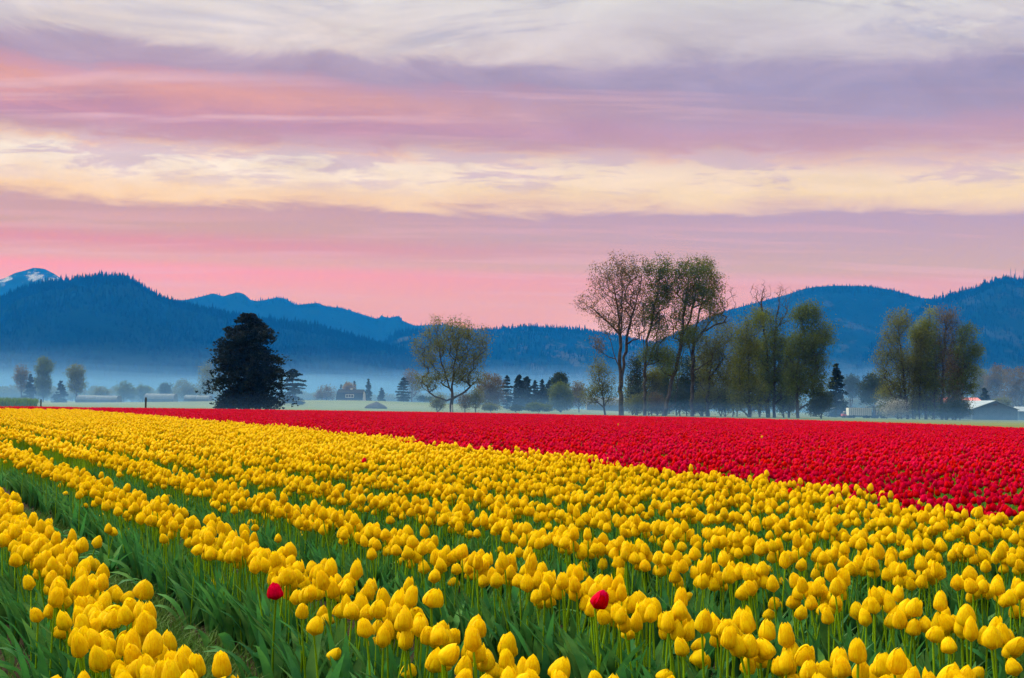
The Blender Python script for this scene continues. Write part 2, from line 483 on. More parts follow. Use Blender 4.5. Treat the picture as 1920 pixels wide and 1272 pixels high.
def scatter(name, pts, rot, scl, idx, protos, label, mat=None):
    """one object of kind stuff: a cloud of points, each showing one of the prototypes (geometry nodes)"""
    me = bpy.data.meshes.new(name)
    me.vertices.add(len(pts))
    me.vertices.foreach_set('co', np.asarray(pts, np.float32).ravel())
    for nm, typ, arr, key in (('rot', 'FLOAT_VECTOR', rot, 'vector'), ('scl', 'FLOAT_VECTOR', scl, 'vector'), ('idx', 'INT', idx, 'value')):
        at = me.attributes.new(nm, typ, 'POINT')
        at.data.foreach_set(key, np.asarray(arr, np.int32 if typ == 'INT' else np.float32).ravel())
    o = link(name, me)
    tag(o, label, kind='stuff')
    pc = bpy.data.collections.new(name + '_kinds')
    for p in protos:
        pc.objects.link(p)
    ng = bpy.data.node_groups.new(name + '_scatter', 'GeometryNodeTree')
    ng.interface.new_socket('Geometry', in_out='INPUT', socket_type='NodeSocketGeometry')
    ng.interface.new_socket('Geometry', in_out='OUTPUT', socket_type='NodeSocketGeometry')
    nd, lk = ng.nodes, ng.links
    gi, go = nd.new('NodeGroupInput'), nd.new('NodeGroupOutput')
    ci = nd.new('GeometryNodeCollectionInfo')
    ci.inputs['Collection'].default_value = pc
    ci.inputs['Separate Children'].default_value = True
    ci.inputs['Reset Children'].default_value = True
    ip = nd.new('GeometryNodeInstanceOnPoints')
    ip.inputs['Pick Instance'].default_value = True
    outs = {}
    for nm, typ in (('rot', 'FLOAT_VECTOR'), ('scl', 'FLOAT_VECTOR'), ('idx', 'INT')):
        a = nd.new('GeometryNodeInputNamedAttribute')
        a.data_type = typ
        a.inputs[0].default_value = nm
        outs[nm] = [s for s in a.outputs if s.enabled and s.name == 'Attribute'][0]
    lk.new(gi.outputs[0], ip.inputs['Points'])
    lk.new(ci.outputs[0], ip.inputs['Instance'])
    lk.new(outs['rot'], ip.inputs['Rotation'])
    lk.new(outs['scl'], ip.inputs['Scale'])
    lk.new(outs['idx'], ip.inputs['Instance Index'])
    lk.new(ip.outputs[0], go.inputs[0])
    md = o.modifiers.new('scatter', 'NODES')
    md.node_group = ng
    return o


def proto(name, me):
    return bpy.data.objects.new(name, me)


def far_conifer(seed):
    r = np.random.default_rng(seed)
    mb = MB()
    n = 6
    an = np.arange(n) * 2 * math.pi / n
    z0 = 0.02
    for k in range(3):
        zb, zt = [(0.03, .50), (.30, .78), (.58, 1.0)][k]
        rb = [.17, .13, .085][k]
        rr = rb * r.uniform(.75, 1.25, n)
        v = np.vstack([np.stack([np.cos(an) * rr, np.sin(an) * rr, np.full(n, zb) + r.uniform(-.02, .03, n)], 1), [[0, 0, zt]]])
        i = np.arange(n)
        mb.add(v, None, np.stack([i, (i + 1) % n, np.full(n, n)], 1))
    return proto('far_conifer_%d' % seed, mb.mesh('far_conifer', M['l_far']))


FARCON = [far_conifer(s) for s in range(5)]


def hill(name, label, ridge, D, mat, treepx, ntree, fname, flabel, foot=0.72, spur=0.22, seed=1, tree_h=22):
    f = poly_interp(ridge)
    x0, x1 = ridge[0][0], ridge[-1][0]
    px = np.linspace(x0, x1, int((x1 - x0) / 5) + 2)
    tt = np.concatenate([np.linspace(0, 1, 26), [1.03, 1.08, 1.16, 1.28]])
    H = np.array([P(x, f(x) + treepx, D)[2] for x in px])
    H = np.maximum(H, 1.0)
    cols = np.array([ray(x, HOR0 + HSL * x) for x in px])
    cols = cols[:, 0] / cols[:, 1]
    V = np.zeros((len(tt), len(px), 3))
    for a, tv in enumerate(tt):
        Yv = D * (foot + (1 - foot) * tv)
        for b in range(len(px)):
            X = cols[b] * Yv
            nz = fbm(X, Yv, seed * 7.7, 1 / 500.0)
            if tv <= 1:
                h = H[b] * (tv ** 1.15) * (1 + spur * nz * 4 * tv * (1 - tv)) - 3 * (1 - tv) ** 4
                yo = nz * (1 - tv) * tv * D * 0.06
            else:
                h = H[b] * max(0.0, 1 - ((tv - 1) / .28) ** 1.3) - 3 * (tv > 1.2)
                yo = 0
            V[a, b] = (X, Yv + yo, h)
    o = link(name, mesh_np(name, V.reshape(-1, 3), [grid_quads(len(tt), len(px))], mat))
    tag(o, label, kind='structure')
    if ntree:
        r = np.random.default_rng(seed + 100)
        n1 = ntree
        ti = np.where(r.random(n1) < .35, r.uniform(.93, 1.0, n1), r.random(n1) ** .7)
        bi = r.random(n1) * (len(px) - 1.001)
        ai = ti * 25 * .9999
        a0, b0 = ai.astype(int), bi.astype(int)
        fa, fb = (ai - a0)[:, None], (bi - b0)[:, None]
        pt = V[a0, b0] * (1 - fa) * (1 - fb) + V[a0 + 1, b0] * fa * (1 - fb) + V[a0, b0 + 1] * (1 - fa) * fb + V[a0 + 1, b0 + 1] * fa * fb
        pt[:, 2] -= .5
        dens = np.array([mnoise.noise(Vector((p[0] / 160, p[1] / 160, 3.3))) for p in pt])
        s = tree_h * r.uniform(.45, 1.15, n1) * (1 + .35 * dens)
        s = np.where(r.random(n1) < np.where(ti > .93, .16, .01), s * r.uniform(1.3, 1.75, n1), s)
        keep = dens > -.62
        pt, s = pt[keep], s[keep]
        rot = np.zeros((len(pt), 3))
        rot[:, 2] = r.uniform(0, 6.28, len(pt))
        scatter(fname, pt, rot, np.stack([s, s, s], 1), r.integers(0, 5, len(pt)), FARCON, flabel)
    return V


snow_r = [(-140, 580), (-60, 540), (-20, 526), (0, 520), (20, 510), (40, 505), (55, 500), (75, 502), (95, 512), (110, 522), (150, 545), (200, 570), (260, 605), (320, 640)]
far_r = [(200, 600), (250, 578), (305, 560), (340, 560), (365, 555), (395, 547), (412, 553), (440, 545), (452, 548), (465, 560), (480, 562), (515, 555), (530, 557), (550, 569),
         (575, 567), (590, 565), (605, 571), (640, 576), (680, 588), (706, 596), (711, 587), (718, 592), (728, 593), (745, 589), (752, 599), (775, 608), (800, 607), (830, 606),
         (860, 612), (920, 630), (1000, 660), (1060, 700)]
left_r = [(-180, 610), (-120, 588), (-40, 562), (0, 553), (20, 545), (40, 535), (60, 530), (85, 525), (115, 522), (140, 517), (170, 514), (200, 513), (225, 514), (240, 520), (260, 533),
          (285, 548), (300, 556), (330, 563), (360, 570), (400, 578), (437, 588), (490, 597), (540, 600), (600, 611), (650, 625), (700, 639), (740, 652), (790, 665), (850, 690), (900, 715), (960, 745)]
mid_r = [(660, 690), (690, 662), (715, 640), (735, 625), (755, 617), (780, 615), (850, 617), (915, 615), (935, 613), (960, 612), (975, 608), (1000, 608), (1030, 612), (1060, 613), (1090, 616),
         (1120, 620), (1180, 632), (1230, 642), (1300, 660), (1400, 700), (1460, 740)]
right_r = [(1150, 690), (1200, 655), (1239, 635), (1266, 623), (1327, 594), (1367, 579), (1409, 568), (1477, 550), (1506, 540), (1530, 536), (1567, 534), (1623, 535), (1660, 540),
           (1675, 543), (1706, 552), (1726, 557), (1761, 560), (1800, 575), (1860, 610), (1940, 660)]
rr_r = [(1560, 700), (1640, 640), (1700, 597), (1730, 572), (1761, 557), (1775, 553), (1800, 546), (1830, 537), (1850, 528), (1875, 520), (1890, 517), (1915, 521), (1940, 516), (2000, 506), (2100, 500)]
hill('snow_mountain', 'pale blue peak with snow patches behind the left hill', snow_r, 7400, mat_hill('snowy_forest', snow=585), 2, 0, '', '', .82, seed=3)
hill('far_ridge', 'long pale blue ridge with a notched outcrop behind the left hill', far_r, 7000, mat_hill('far_forest'), 3, 5000, 'ridge_forest', 'far conifer forest along the pale blue ridge', .80, seed=4, tree_h=12)
hill('left_hill', 'large dark blue forested hill on the left', left_r, 4300, mat_hill('near_forest'), 5, 16000, 'hillside_forest', 'conifer forest covering the left hill', .70, seed=5, tree_h=15)
hill('low_hill', 'low blue hill with pale clearings behind the middle trees', mid_r, 5100, mat_hill('cleared_forest', clear=.16), 4, 9000, 'low_hill_forest', 'conifer forest covering the low middle hill', .74, seed=6, tree_h=14)
hill('round_hill', 'rounded blue hill behind the cottonwoods on the right', right_r, 5300, mat_hill('round_forest', clear=.09), 2, 9000, 'round_hill_forest', 'fine forest covering the rounded right hill', .72, seed=8, tree_h=9)
RRV = hill('mast_hill', 'blue forested hill with radio masts at the right edge', rr_r, 4600, mat_hill('mast_forest', clear=.07), 5, 8000, 'mast_hill_forest', 'conifer forest covering the hill under the masts', .72, seed=9, tree_h=14)

# radio masts on the right hill
for i, (px, y0, y1) in enumerate([(1895, 502, 519), (1904, 504, 520), (1919, 504, 521)]):
    b, tp = P(px, y1 + 4, 4600), P(px, y0, 4600)
    root = link('radio_mast', None, None, b)
    hh = tp[2] - b[2]
    mb = MB()
    for k in range(3):
        a = k * 2.094
        mb.tube((1.6 * math.cos(a), 1.6 * math.sin(a), 0), (.4 * math.cos(a), .4 * math.sin(a), hh * .82), .38, .28, 5)
    mb.build('lattice_leg', M['greywall'], root)
    mb = MB()
    for k in range(7):
        z = hh * .1 * (k + 1)
        q = 1.6 - 1.2 * z / (hh * .82)
        for j in range(3):
            a, c = j * 2.094, (j + 1) * 2.094
            mb.tube((q * math.cos(a), q * math.sin(a), z), (q * math.cos(c), q * math.sin(c), z + hh * .05), .2, .2, 4)
    tag(mb.build('lattice_brace', M['greywall'], root), kind='stuff')
    MB().tube((0, 0, hh * .8), (0, 0, hh), .5, .25, 5).build('aerial', M['greywall'], root)
    tag(root, ['thin radio mast on the hilltop, leftmost of the three', 'thin radio mast in the middle of the three on the hilltop', 'thin radio mast at the right edge of the hilltop'][i], 'radio mast', 'radio masts on the right hill')

# ------------------------------------------------------------------ haze and ground mist
def volume_mat(name, col, dens, aniso=0.0, absorb=(1, 1, 1, 1)):
    m = bpy.data.materials.new(name)
    m.use_nodes = True
    m.node_tree.nodes.clear()
    N = NT(m.node_tree)
    v = N.n('ShaderNodeVolumePrincipled', {'Color': col, 'Density': dens, 'Anisotropy': aniso, 'Absorption Color': absorb})
    out = N.n('ShaderNodeOutputMaterial')
    m.node_tree.links.new(v.outputs[0], out.inputs['Volume'])
    m.cycles.homogeneous_volume = True
    return m


hz = MB().box(-6990, 6990, -290, 8290, -12, 790).build('haze', volume_mat('haze_air', (.01, .25, 1.0, 1), 0.9e-4))
tag(hz, 'blue morning haze filling the whole valley', kind='stuff')

mx = np.unique(np.concatenate([np.linspace(-2600, 2600, 61), np.linspace(-180, 180, 61)]))
my = np.concatenate([np.linspace(140, 600, 36), np.linspace(640, 3000, 40)])
MX, MY = np.meshgrid(mx, my)
mz = np.array([[min(.88 * math.sqrt(max(y - 135, 0)), .026 * max(y - 135, 0) * (1 + max(y - 135, 0) / 260)) * (1 + .35 * fbm(x, y, 4.4, 1 / 30.0, 3) * (y < 700)) * (1 + .5 * fbm(x, y, 9.1, 1 / 260.0, 3)) for x in mx] for y in my])
edge = sstep(MY, 138, 150) * (1 - sstep(MY, 2800, 3000)) * (1 - sstep(np.abs(MX), 2300, 2600))
mz = .2 + np.maximum(mz, 0.3) * edge
topv = np.stack([MX.ravel(), MY.ravel(), (mz + gz(MX, MY) * 0).ravel()], 1)
botv = topv.copy()
botv[:, 2] = -1.5
nn = len(topv)
q = grid_quads(len(my), len(mx))
qs = [q, q[:, ::-1] + nn]
R_, C_ = len(my), len(mx)
bd = np.concatenate([np.arange(C_), np.arange(1, R_) * C_ + C_ - 1, (R_ - 1) * C_ + np.arange(C_ - 2, -1, -1), np.arange(R_ - 2, 0, -1) * C_])
b2 = np.roll(bd, -1)
qs.append(np.stack([b2, bd, bd + nn, b2 + nn], 1))
ms = link('ground_mist', mesh_np('ground_mist', np.vstack([topv, botv]), qs, volume_mat('mist_air', (.17, .38, .80, 1), 5.5e-4, absorb=(.12, .22, .42, 1))))
# thinner low banks of mist drifting through the feet of the trees
bx_, by_ = np.linspace(-150, 150, 76), np.linspace(168, 330, 42)
BX, BY = np.meshgrid(bx_, by_)
for kb, (hb_, db_) in enumerate([(2.2, 2.0e-3), (4.6, 1.3e-3)]):
    bz = np.array([[hb_ * (1 + .9 * fbm(x, y, 6.2 + kb * 3.7, 1 / 24.0, 3)) for x in bx_] for y in by_])
    be_ = sstep(BY, 168, 235) * (1 - sstep(BY, 285, 330)) * (1 - sstep(np.abs(BX), 110, 150))
    bz = .15 + .05 * kb + np.maximum(bz, .3) * be_
    tv_ = np.stack([BX.ravel(), BY.ravel(), bz.ravel()], 1)
    bv_ = tv_.copy()
    bv_[:, 2] = -.6 - .1 * kb
    q = grid_quads(len(by_), len(bx_))
    R_, C_ = len(by_), len(bx_)
    bd = np.concatenate([np.arange(C_), np.arange(1, R_) * C_ + C_ - 1, (R_ - 1) * C_ + np.arange(C_ - 2, -1, -1), np.arange(R_ - 2, 0, -1) * C_])
    b2 = np.roll(bd, -1)
    mb_ = link('mist_bank', mesh_np('mist_bank', np.vstack([tv_, bv_]), [q, q[:, ::-1] + len(tv_), np.stack([b2, bd, bd + len(tv_), b2 + len(tv_)], 1)], volume_mat('mist_bank_air', (.17, .40, .88, 1), db_, absorb=(.12, .22, .42, 1))))
    tag(mb_, ['lowest bank of mist drifting through the feet of the grove', 'upper thin bank of mist drifting through the lower trunks of the grove'][kb], kind='stuff')
tag(ms, 'low pale mist lying over the valley floor at the foot of the trees', kind='stuff')

# ------------------------------------------------------------------ trees
def prisms(p0, p1, r0, r1, n):
    d = p1 - p0
    L = np.linalg.norm(d, axis=1, keepdims=True) + 1e-9
    d = d / L
    h = np.where(np.abs(d[:, 2:3]) < .9, np.array([[0, 0, 1.0]]), np.array([[1.0, 0, 0]]))
    u = np.cross(d, h)
    u /= np.linalg.norm(u, axis=1, keepdims=True)
    w = np.cross(d, u)
    an = np.arange(n) * 2 * math.pi / n
    ring = np.cos(an)[None, :, None] * u[:, None] + np.sin(an)[None, :, None] * w[:, None]
    v = np.concatenate([p0[:, None] + ring * r0[:, None, None], p1[:, None] + ring * r1[:, None, None]], 1)   # m,2n,3
    m = len(p0)
    i = np.arange(n)
    j = (i + 1) % n
    qd = np.stack([i, j, j + n, i + n], 1)[None] + (np.arange(m) * 2 * n)[:, None, None]
    return v.reshape(-1, 3), qd.reshape(-1, 4)


def leaf_tris(c, size, r, flat=0.0, along=None):
    n = len(c)
    a = r.normal(size=(n, 3))
    if along is not None:
        a = a * .45 + along
    a /= np.linalg.norm(a, axis=1, keepdims=True)
    b = r.normal(size=(n, 3))
    b[:, 2] *= (1 - flat)
    b -= a * (a * b).sum(1, keepdims=True)
    b /= np.linalg.norm(b, axis=1, keepdims=True) + 1e-9
    s = size * r.uniform(.6, 1.3, (n, 1))
    v = np.stack([c + a * s, c - a * s * .5 + b * s * .55, c - a * s * .5 - b * s * .55], 1)
    return v.reshape(-1, 3), np.arange(3 * n).reshape(n, 3)


def grow(base, env, r, natt, trunk, seg=1.0):
    pos = np.zeros((60000, 3))
    par = np.full(60000, -1, int)
    n = 0
    for tl in trunk:
        tl = [np.asarray(t_, float) for t_ in tl]
        prev = -1
        if n:
            prev = int(np.argmin(np.linalg.norm(pos[:n] - tl[0], axis=1)))
        else:
            pos[0] = tl[0]
            n = 1
            prev = 0
        cur = tl[0]
        for q_ in tl[1:]:
            m = max(1, int(np.linalg.norm(q_ - cur) / seg))
            for k in range(1, m + 1):
                pos[n] = cur + (q_ - cur) * k / m + r.normal(0, .10 * seg, 3) * [1, 1, .3]
                par[n] = prev
                prev = n
                n += 1
            cur = q_
    vol = np.array([np.prod(e[1]) ** .75 for e in env])
    cnt = np.maximum(4, natt * vol / vol.sum()).astype(int)
    att = []
    for (c, rad), k in zip(env, cnt):
        d = r.normal(size=(k, 3))
        d /= np.linalg.norm(d, axis=1, keepdims=True)
        att.append(np.asarray(c) + d * np.asarray(rad) * (r.random((k, 1)) ** .42) * r.uniform(.88, 1.10, (k, 1)))
    att = np.vstack(att)
    g0 = base[2] + .8
    att = att[att[:, 2] > g0]
    att = att[np.argsort(np.linalg.norm((att - base) * [1.2, 1.2, .8], axis=1) + r.normal(0, .8, len(att)))]
    tips = []
    for p in att:
        dv = p - pos[:n]
        dist = np.linalg.norm(dv, axis=1)
        dxy = np.linalg.norm(dv[:, :2], axis=1)
        cost = dist + 1.3 * np.maximum(0, .45 * dxy - dv[:, 2])
        j = int(np.argmin(cost))
        if dist[j] < .15:
            continue
        m = max(1, int(dist[j] / seg))
        prev = j
        for k in range(1, m + 1):
            f_ = k / m
            w = pos[j] + dv[j] * f_
            w[2] += .10 * dist[j] * math.sin(f_ * math.pi) * (-1 if r.random() < .3 else .4)
            pos[n] = w + (r.normal(0, .09 * seg, 3) if k < m else 0)
            par[n] = prev
            prev = n
            n += 1
        tips.append(n - 1)
    return pos[:n], par[:n], np.array(tips)


def tree_things(name, label, cat, group, base, env, trunk, rt, lmat, bmat, natt=500, nleaf=16, lsize=.2, spread=.55, seed=1, seg=1.0, rtip=.018, bare=None):
    """a deciduous tree: trunk with its limbs as one part, the leaves as the crown"""
    r = np.random.default_rng(seed)
    base = np.asarray(base, float)
    pos, par, tips = grow(base, env, r, natt, trunk, seg)
    n = len(pos)
    area = np.zeros(n)
    has = np.zeros(n, bool)
    has[par[par >= 0]] = True
    area[~has] = 1
    for i in range(n - 1, 0, -1):
        area[par[i]] += area[i]
    qexp = math.log(rt / rtip) / math.log(max(area[0], 2))
    rad = rtip * np.maximum(area, 1) ** qexp
    rad[pos[:, 2] < base[2] + 1.2] *= 1.15
    loc = pos - base
    i = np.arange(1, n)
    p0, p1, r0, r1 = loc[par[i]], loc[i], np.minimum(rad[par[i]], rad[i] * 1.6), rad[i]
    thick = r0 > .09
    vs, fs, off = [], [], 0
    for msk, sides in ((thick, 7), (~thick, 3)):
        if msk.any():
            v, f = prisms(p0[msk], p1[msk], r0[msk], r1[msk], sides)
            vs.append(v)
            fs.append(f + off)
            off += len(v)
    root = link(name, None, None, base)
    tag(root, label, cat, group)
    link('trunk', mesh_np('trunk', np.vstack(vs), fs, bmat), root)
    if nleaf:
        tp = loc[tips]
        if bare is not None:
            tp = tp[~bare(pos[tips])]
        # leaf density varies from clump to clump
        w = np.array([1 + 1.5 * mnoise.noise(Vector((p[0] / 2.2, p[1] / 2.2, p[2] / 2.2 + seed))) for p in tp])
        cn = np.maximum(1, (nleaf * np.clip(w, .15, 2.2))).astype(int)
        cn = (cn * 1.2).astype(int) + 1
        lsize = lsize * .82
        c = np.repeat(tp, cn, axis=0)
        c = c + r.normal(0, spread, c.shape) * [1, 1, .8]
        c[:, 2] = np.maximum(c[:, 2], .4)
        v, f = leaf_tris(c, lsize, r)
        link('crown', mesh_np('crown', v, [f], lmat, smooth=False), root)
    return root


def E(px, py, rx, ry, Y, dep=None):
    s = Y / F
    return (P(px, py, Y + (dep or 0)), (rx * s, (rx * .85) * s, ry * s))


def decid(name, label, cat, group, bx, Y, env, tr, rt, lmat, bmat='bark', **kw):
    """env: list of (px,py,rx,ry[,depth offset]); tr: list of trunk polylines in photo pixels (px,py), the first starting at the base"""
    base = G(bx, Y)
    ev = [E(e[0], e[1], e[2], e[3], Y, e[4] if len(e) > 4 else 0) for e in env]
    tls = []
    for k, tl in enumerate(tr):
        pts = [P(a, b, Y + (0 if k == 0 else (k % 3 - 1) * .8)) for a, b in tl]
        if k == 0:
            pts = [base] + pts
        tls.append(pts)
    return tree_things(name, label, cat, group, base, ev, tls, rt, M[lmat], M[bmat], **kw)


YC = 240.0
CG = 'tall cottonwoods behind the red field'
decid('cottonwood_tree', 'tallest wide brown-budded cottonwood with a low left limb, leftmost of its group', 'tree', CG, 1165, YC,
      [(1150, 528, 48, 52), (1185, 520, 34, 48, 2), (1104, 568, 25, 20), (1128, 590, 20, 15), (1178, 585, 30, 32), (1118, 640, 17, 12), (1125, 655, 12, 12), (1200, 560, 22, 34), (1150, 605, 34, 26), (1192, 612, 22, 26)],
      [[(1164, 720), (1163, 640), (1160, 590), (1150, 540), (1143, 510)], [(1164, 700), (1150, 660), (1143, 640)], [(1164, 715), (1172, 660), (1178, 620), (1192, 570), (1203, 520)], [(1163, 640), (1167, 560), (1165, 500)], [(1160, 625), (1130, 595), (1105, 575)]],
      .40, 'l_brown', natt=1150, nleaf=9, lsize=.19, spread=.5, seed=11)
decid('cottonwood_tree', 'slim dark green cottonwood between the two widest cottonwoods', 'tree', CG, 1209, YC + 3,
      [(1238, 512, 26, 33), (1232, 560, 30, 40), (1222, 590, 22, 32), (1216, 500, 12, 20), (1228, 665, 34, 22), (1250, 545, 20, 28), (1236, 618, 24, 28)],
      [[(1209, 700), (1213, 640), (1222, 600), (1234, 540), (1240, 500)], [(1209, 715), (1206, 640), (1208, 590)], [(1212, 690), (1230, 640), (1238, 590)]],
      .28, 'l_green', natt=800, nleaf=17, lsize=.19, spread=.55, seed=12)
decid('cottonwood_tree', 'leaning cottonwood with forked trunk and round dark crown, right of the slim one', 'tree', CG, 1244, YC + 1,
      [(1305, 508, 38, 28), (1285, 545, 32, 40), (1275, 590, 26, 32), (1270, 510, 16, 20), (1255, 680, 26, 26), (1312, 550, 30, 30), (1286, 630, 26, 28)],
      [[(1258, 720), (1270, 680), (1278, 630), (1284, 570), (1290, 530)], [(1266, 770), (1270, 720), (1274, 685)], [(1277, 640), (1296, 590), (1310, 530)]],
      .34, 'l_green', natt=900, nleaf=15, lsize=.19, spread=.55, seed=13)
decid('cottonwood_tree', 'cottonwood with upright trunk and half bare right crown above the hill line', 'tree', CG, 1298, YC + 5,
      [(1332, 540, 34, 42), (1345, 585, 36, 30), (1372, 558, 15, 30), (1300, 620, 30, 34), (1320, 500, 20, 20), (1330, 660, 30, 30)],
      [[(1299, 720), (1300, 660), (1302, 620), (1315, 570), (1325, 530)], [(1300, 680), (1290, 640), (1292, 600)], [(1301, 640), (1335, 600), (1362, 565)]],
      .32, 'l_olive', natt=850, nleaf=12, lsize=.19, spread=.55, seed=14, bare=lambda p: p[:, 0] > (1362 - CX) / F * YC)
decid('riverside_tree', 'low spreading tree with long bare side limbs, between cottonwoods and the lime green tree', 'tree', 'trees of the middle grove', 1328, YC + 8,
      [(1345, 650, 34, 34), (1362, 625, 24, 24), (1325, 690, 26, 36), (1355, 700, 26, 40), (1340, 740, 30, 26)],
      [[(1328, 740), (1330, 700), (1338, 660), (1345, 630)], [(1330, 710), (1350, 680), (1376, 652)]], .30, 'l_olive', natt=650, nleaf=12, lsize=.2, spread=.6, seed=15)
decid('willow_tree', 'small pale willow leaning left of the tallest cottonwood', 'tree', 'trees of the middle grove', 1135, YC - 4,
      [(1124, 695, 20, 26), (1106, 742, 20, 22), (1142, 730, 18, 30), (1125, 725, 20, 22)],
      [[(1131, 750), (1124, 720), (1122, 690)], [(1134, 765), (1145, 740), (1148, 715)], [(1132, 755), (1116, 742), (1106, 735)]], .16, 'l_olive', natt=420, nleaf=12, lsize=.16, spread=.5, seed=16)
decid('lime_tree', 'yellow-green tree in the grove, left of the two bare-topped trees', 'tree', 'trees of the middle grove', 1405, YC + 2,
      [(1400, 625, 24, 38), (1405, 660, 26, 40), (1395, 705, 26, 46), (1415, 740, 22, 34), (1385, 745, 20, 30), (1420, 600, 14, 26)],
      [[(1404, 720), (1402, 660), (1400, 610)], [(1405, 745), (1388, 720), (1385, 690)]], .32, 'l_lime', natt=750, nleaf=20, lsize=.2, spread=.65, seed=17)
decid('bare_topped_tree', 'bare-topped tree behind the yellow-green tree, left one of the pair', 'tree', 'bare-topped trees of the grove', 1440, YC + 9,
      [(1427, 546, 23, 24), (1432, 590, 20, 30), (1435, 650, 30, 40), (1440, 715, 26, 40)],
      [[(1440, 700), (1436, 640), (1429, 590), (1427, 550)]], .34, 'l_green', natt=650, nleaf=18, lsize=.2, spread=.6, seed=18, bare=lambda p: p[:, 2] > P(1430, 585, 249)[2])
decid('bare_topped_tree', 'bare-topped tree with dark straight trunk, right one of the pair', 'tree', 'bare-topped trees of the grove', 1452, YC + 6,
      [(1468, 552, 20, 26), (1475, 585, 22, 24), (1455, 600, 16, 30), (1462, 650, 28, 36), (1458, 712, 28, 40), (1478, 690, 20, 40)],
      [[(1451, 720), (1452, 660), (1455, 610), (1460, 570), (1466, 540)], [(1454, 620), (1472, 590), (1482, 560)]], .28, 'l_green', natt=750, nleaf=16, lsize=.2, spread=.6, seed=19, bare=lambda p: p[:, 2] > P(1468, 598, 246)[2])
decid('leafy_tree', 'dense green tree with a bulging right side at the end of the grove', 'tree', 'trees of the middle grove', 1496, YC,
      [(1508, 590, 26, 26), (1530, 592, 16, 24), (1540, 628, 28, 24), (1512, 640, 34, 34), (1525, 672, 30, 26), (1505, 715, 34, 40), (1535, 725, 22, 36), (1485, 680, 18, 44)],
      [[(1494, 720), (1496, 670), (1506, 620), (1510, 580)], [(1495, 700), (1520, 660), (1545, 625)]], .28, 'l_green', natt=1100, nleaf=22, lsize=.2, spread=.65, seed=20)
decid('round_bush', 'dark round bush at the foot of the dense green tree', 'bush', 'bushes at the foot of the grove', 1540, YC - 6,
      [(1540, 757, 18, 22), (1530, 768, 16, 14)], [[(1540, 768), (1539, 750)]], .12, 'l_dark', natt=240, nleaf=34, lsize=.18, spread=.45, seed=21)
for k, (px, py, rx, ry, lab) in enumerate([(1195, 758, 16, 18, 'misty twiggy bush between the first two cottonwoods'), (1232, 757, 15, 19, 'misty twiggy bush at the foot of the slim cottonwood'),
                                           (1275, 750, 18, 24, 'misty twiggy bush under the leaning cottonwood'), (1315, 756, 18, 20, 'misty twiggy bush under the half bare cottonwood'),
                                           (1360, 752, 20, 24, 'misty green bush left of the yellow-green tree'), (1470, 752, 24, 24, 'misty green bush under the bare-topped trees')]):
    decid('twiggy_bush', lab, 'bush', 'bushes at the foot of the grove', px, YC + 10, [(px, py, rx, ry)], [[(px, 770), (px + 2, 750)]], .10, ['l_olive', 'l_brown', 'l_dark', 'l_olive', 'l_green', 'l_green'][k], natt=260, nleaf=9, lsize=.18, spread=.5, seed=60 + k)

for k, (px, yt, w_, lm, lab) in enumerate([(1192, 668, 13, 'l_dark', 'thin misty tree right of the tallest cottonwood trunk'), (1222, 690, 15, 'l_olive', 'thin misty tree between the slim and the leaning cottonwood'),
                                            (1250, 655, 16, 'l_green', 'thin green tree just left of the leaning cottonwood fork'), (1288, 668, 15, 'l_dark', 'thin dark tree right of the leaning cottonwood trunk'),
                                            (1318, 662, 14, 'l_olive', 'thin olive tree right of the upright cottonwood trunk'), (1374, 640, 16, 'l_olive', 'thin olive tree left of the yellow-green tree'),
                                            (1424, 640, 15, 'l_green', 'thin green tree between the yellow-green tree and the bare-topped pair'), (1480, 655, 16, 'l_dark', 'thin dark tree left of the dense green tree')]):
    hh = 770 - yt
    decid('thin_tree', lab, 'tree', 'thin trees under the cottonwoods', px, YC + 14 + 2 * (k % 3), [(px + 2, yt + hh * .20, w_, hh * .22), (px, yt + hh * .48, w_ * 1.35, hh * .27), (px - 2, yt + hh * .78, w_ * 1.2, hh * .22)],
          [[(px, 740), (px + 2, yt + hh * .45), (px + 1, yt + 6)]], .11, lm, natt=480, nleaf=10, lsize=.2, spread=.6, seed=80 + k)

for k, (px, py, w_, lm, lab) in enumerate([(1186, 742, 20, 'l_olive', 'misty thicket behind the right side of the tallest cottonwood'), (1216, 738, 22, 'l_dark', 'dark thicket behind the foot of the slim cottonwood'),
                                           (1243, 745, 20, 'l_olive', 'misty thicket behind the foot of the leaning cottonwood'), (1268, 735, 22, 'l_green', 'green thicket under the fork of the leaning cottonwood'),
                                           (1296, 742, 22, 'l_dark', 'dark thicket behind the upright cottonwood trunk'), (1324, 736, 22, 'l_olive', 'misty thicket behind the low spreading tree'),
                                           (1352, 740, 22, 'l_dark', 'dark thicket right of the low spreading tree'), (1382, 736, 22, 'l_green', 'green thicket left of the yellow-green tree trunk'),
                                           (1425, 742, 24, 'l_dark', 'dark thicket between the yellow-green and bare-topped trees'), (1478, 740, 24, 'l_olive', 'misty thicket between the bare-topped and dense green trees')]):
    decid('thicket', lab, 'thicket', 'thickets under the grove', px, YC + 20 + 2 * (k % 2), [(px, py - 4, w_, 38), (px + 6, py + 16, w_, 16)], [[(px, 765), (px + 3, py)]], .10, lm, natt=300, nleaf=9, lsize=.22, spread=.6, seed=400 + k)

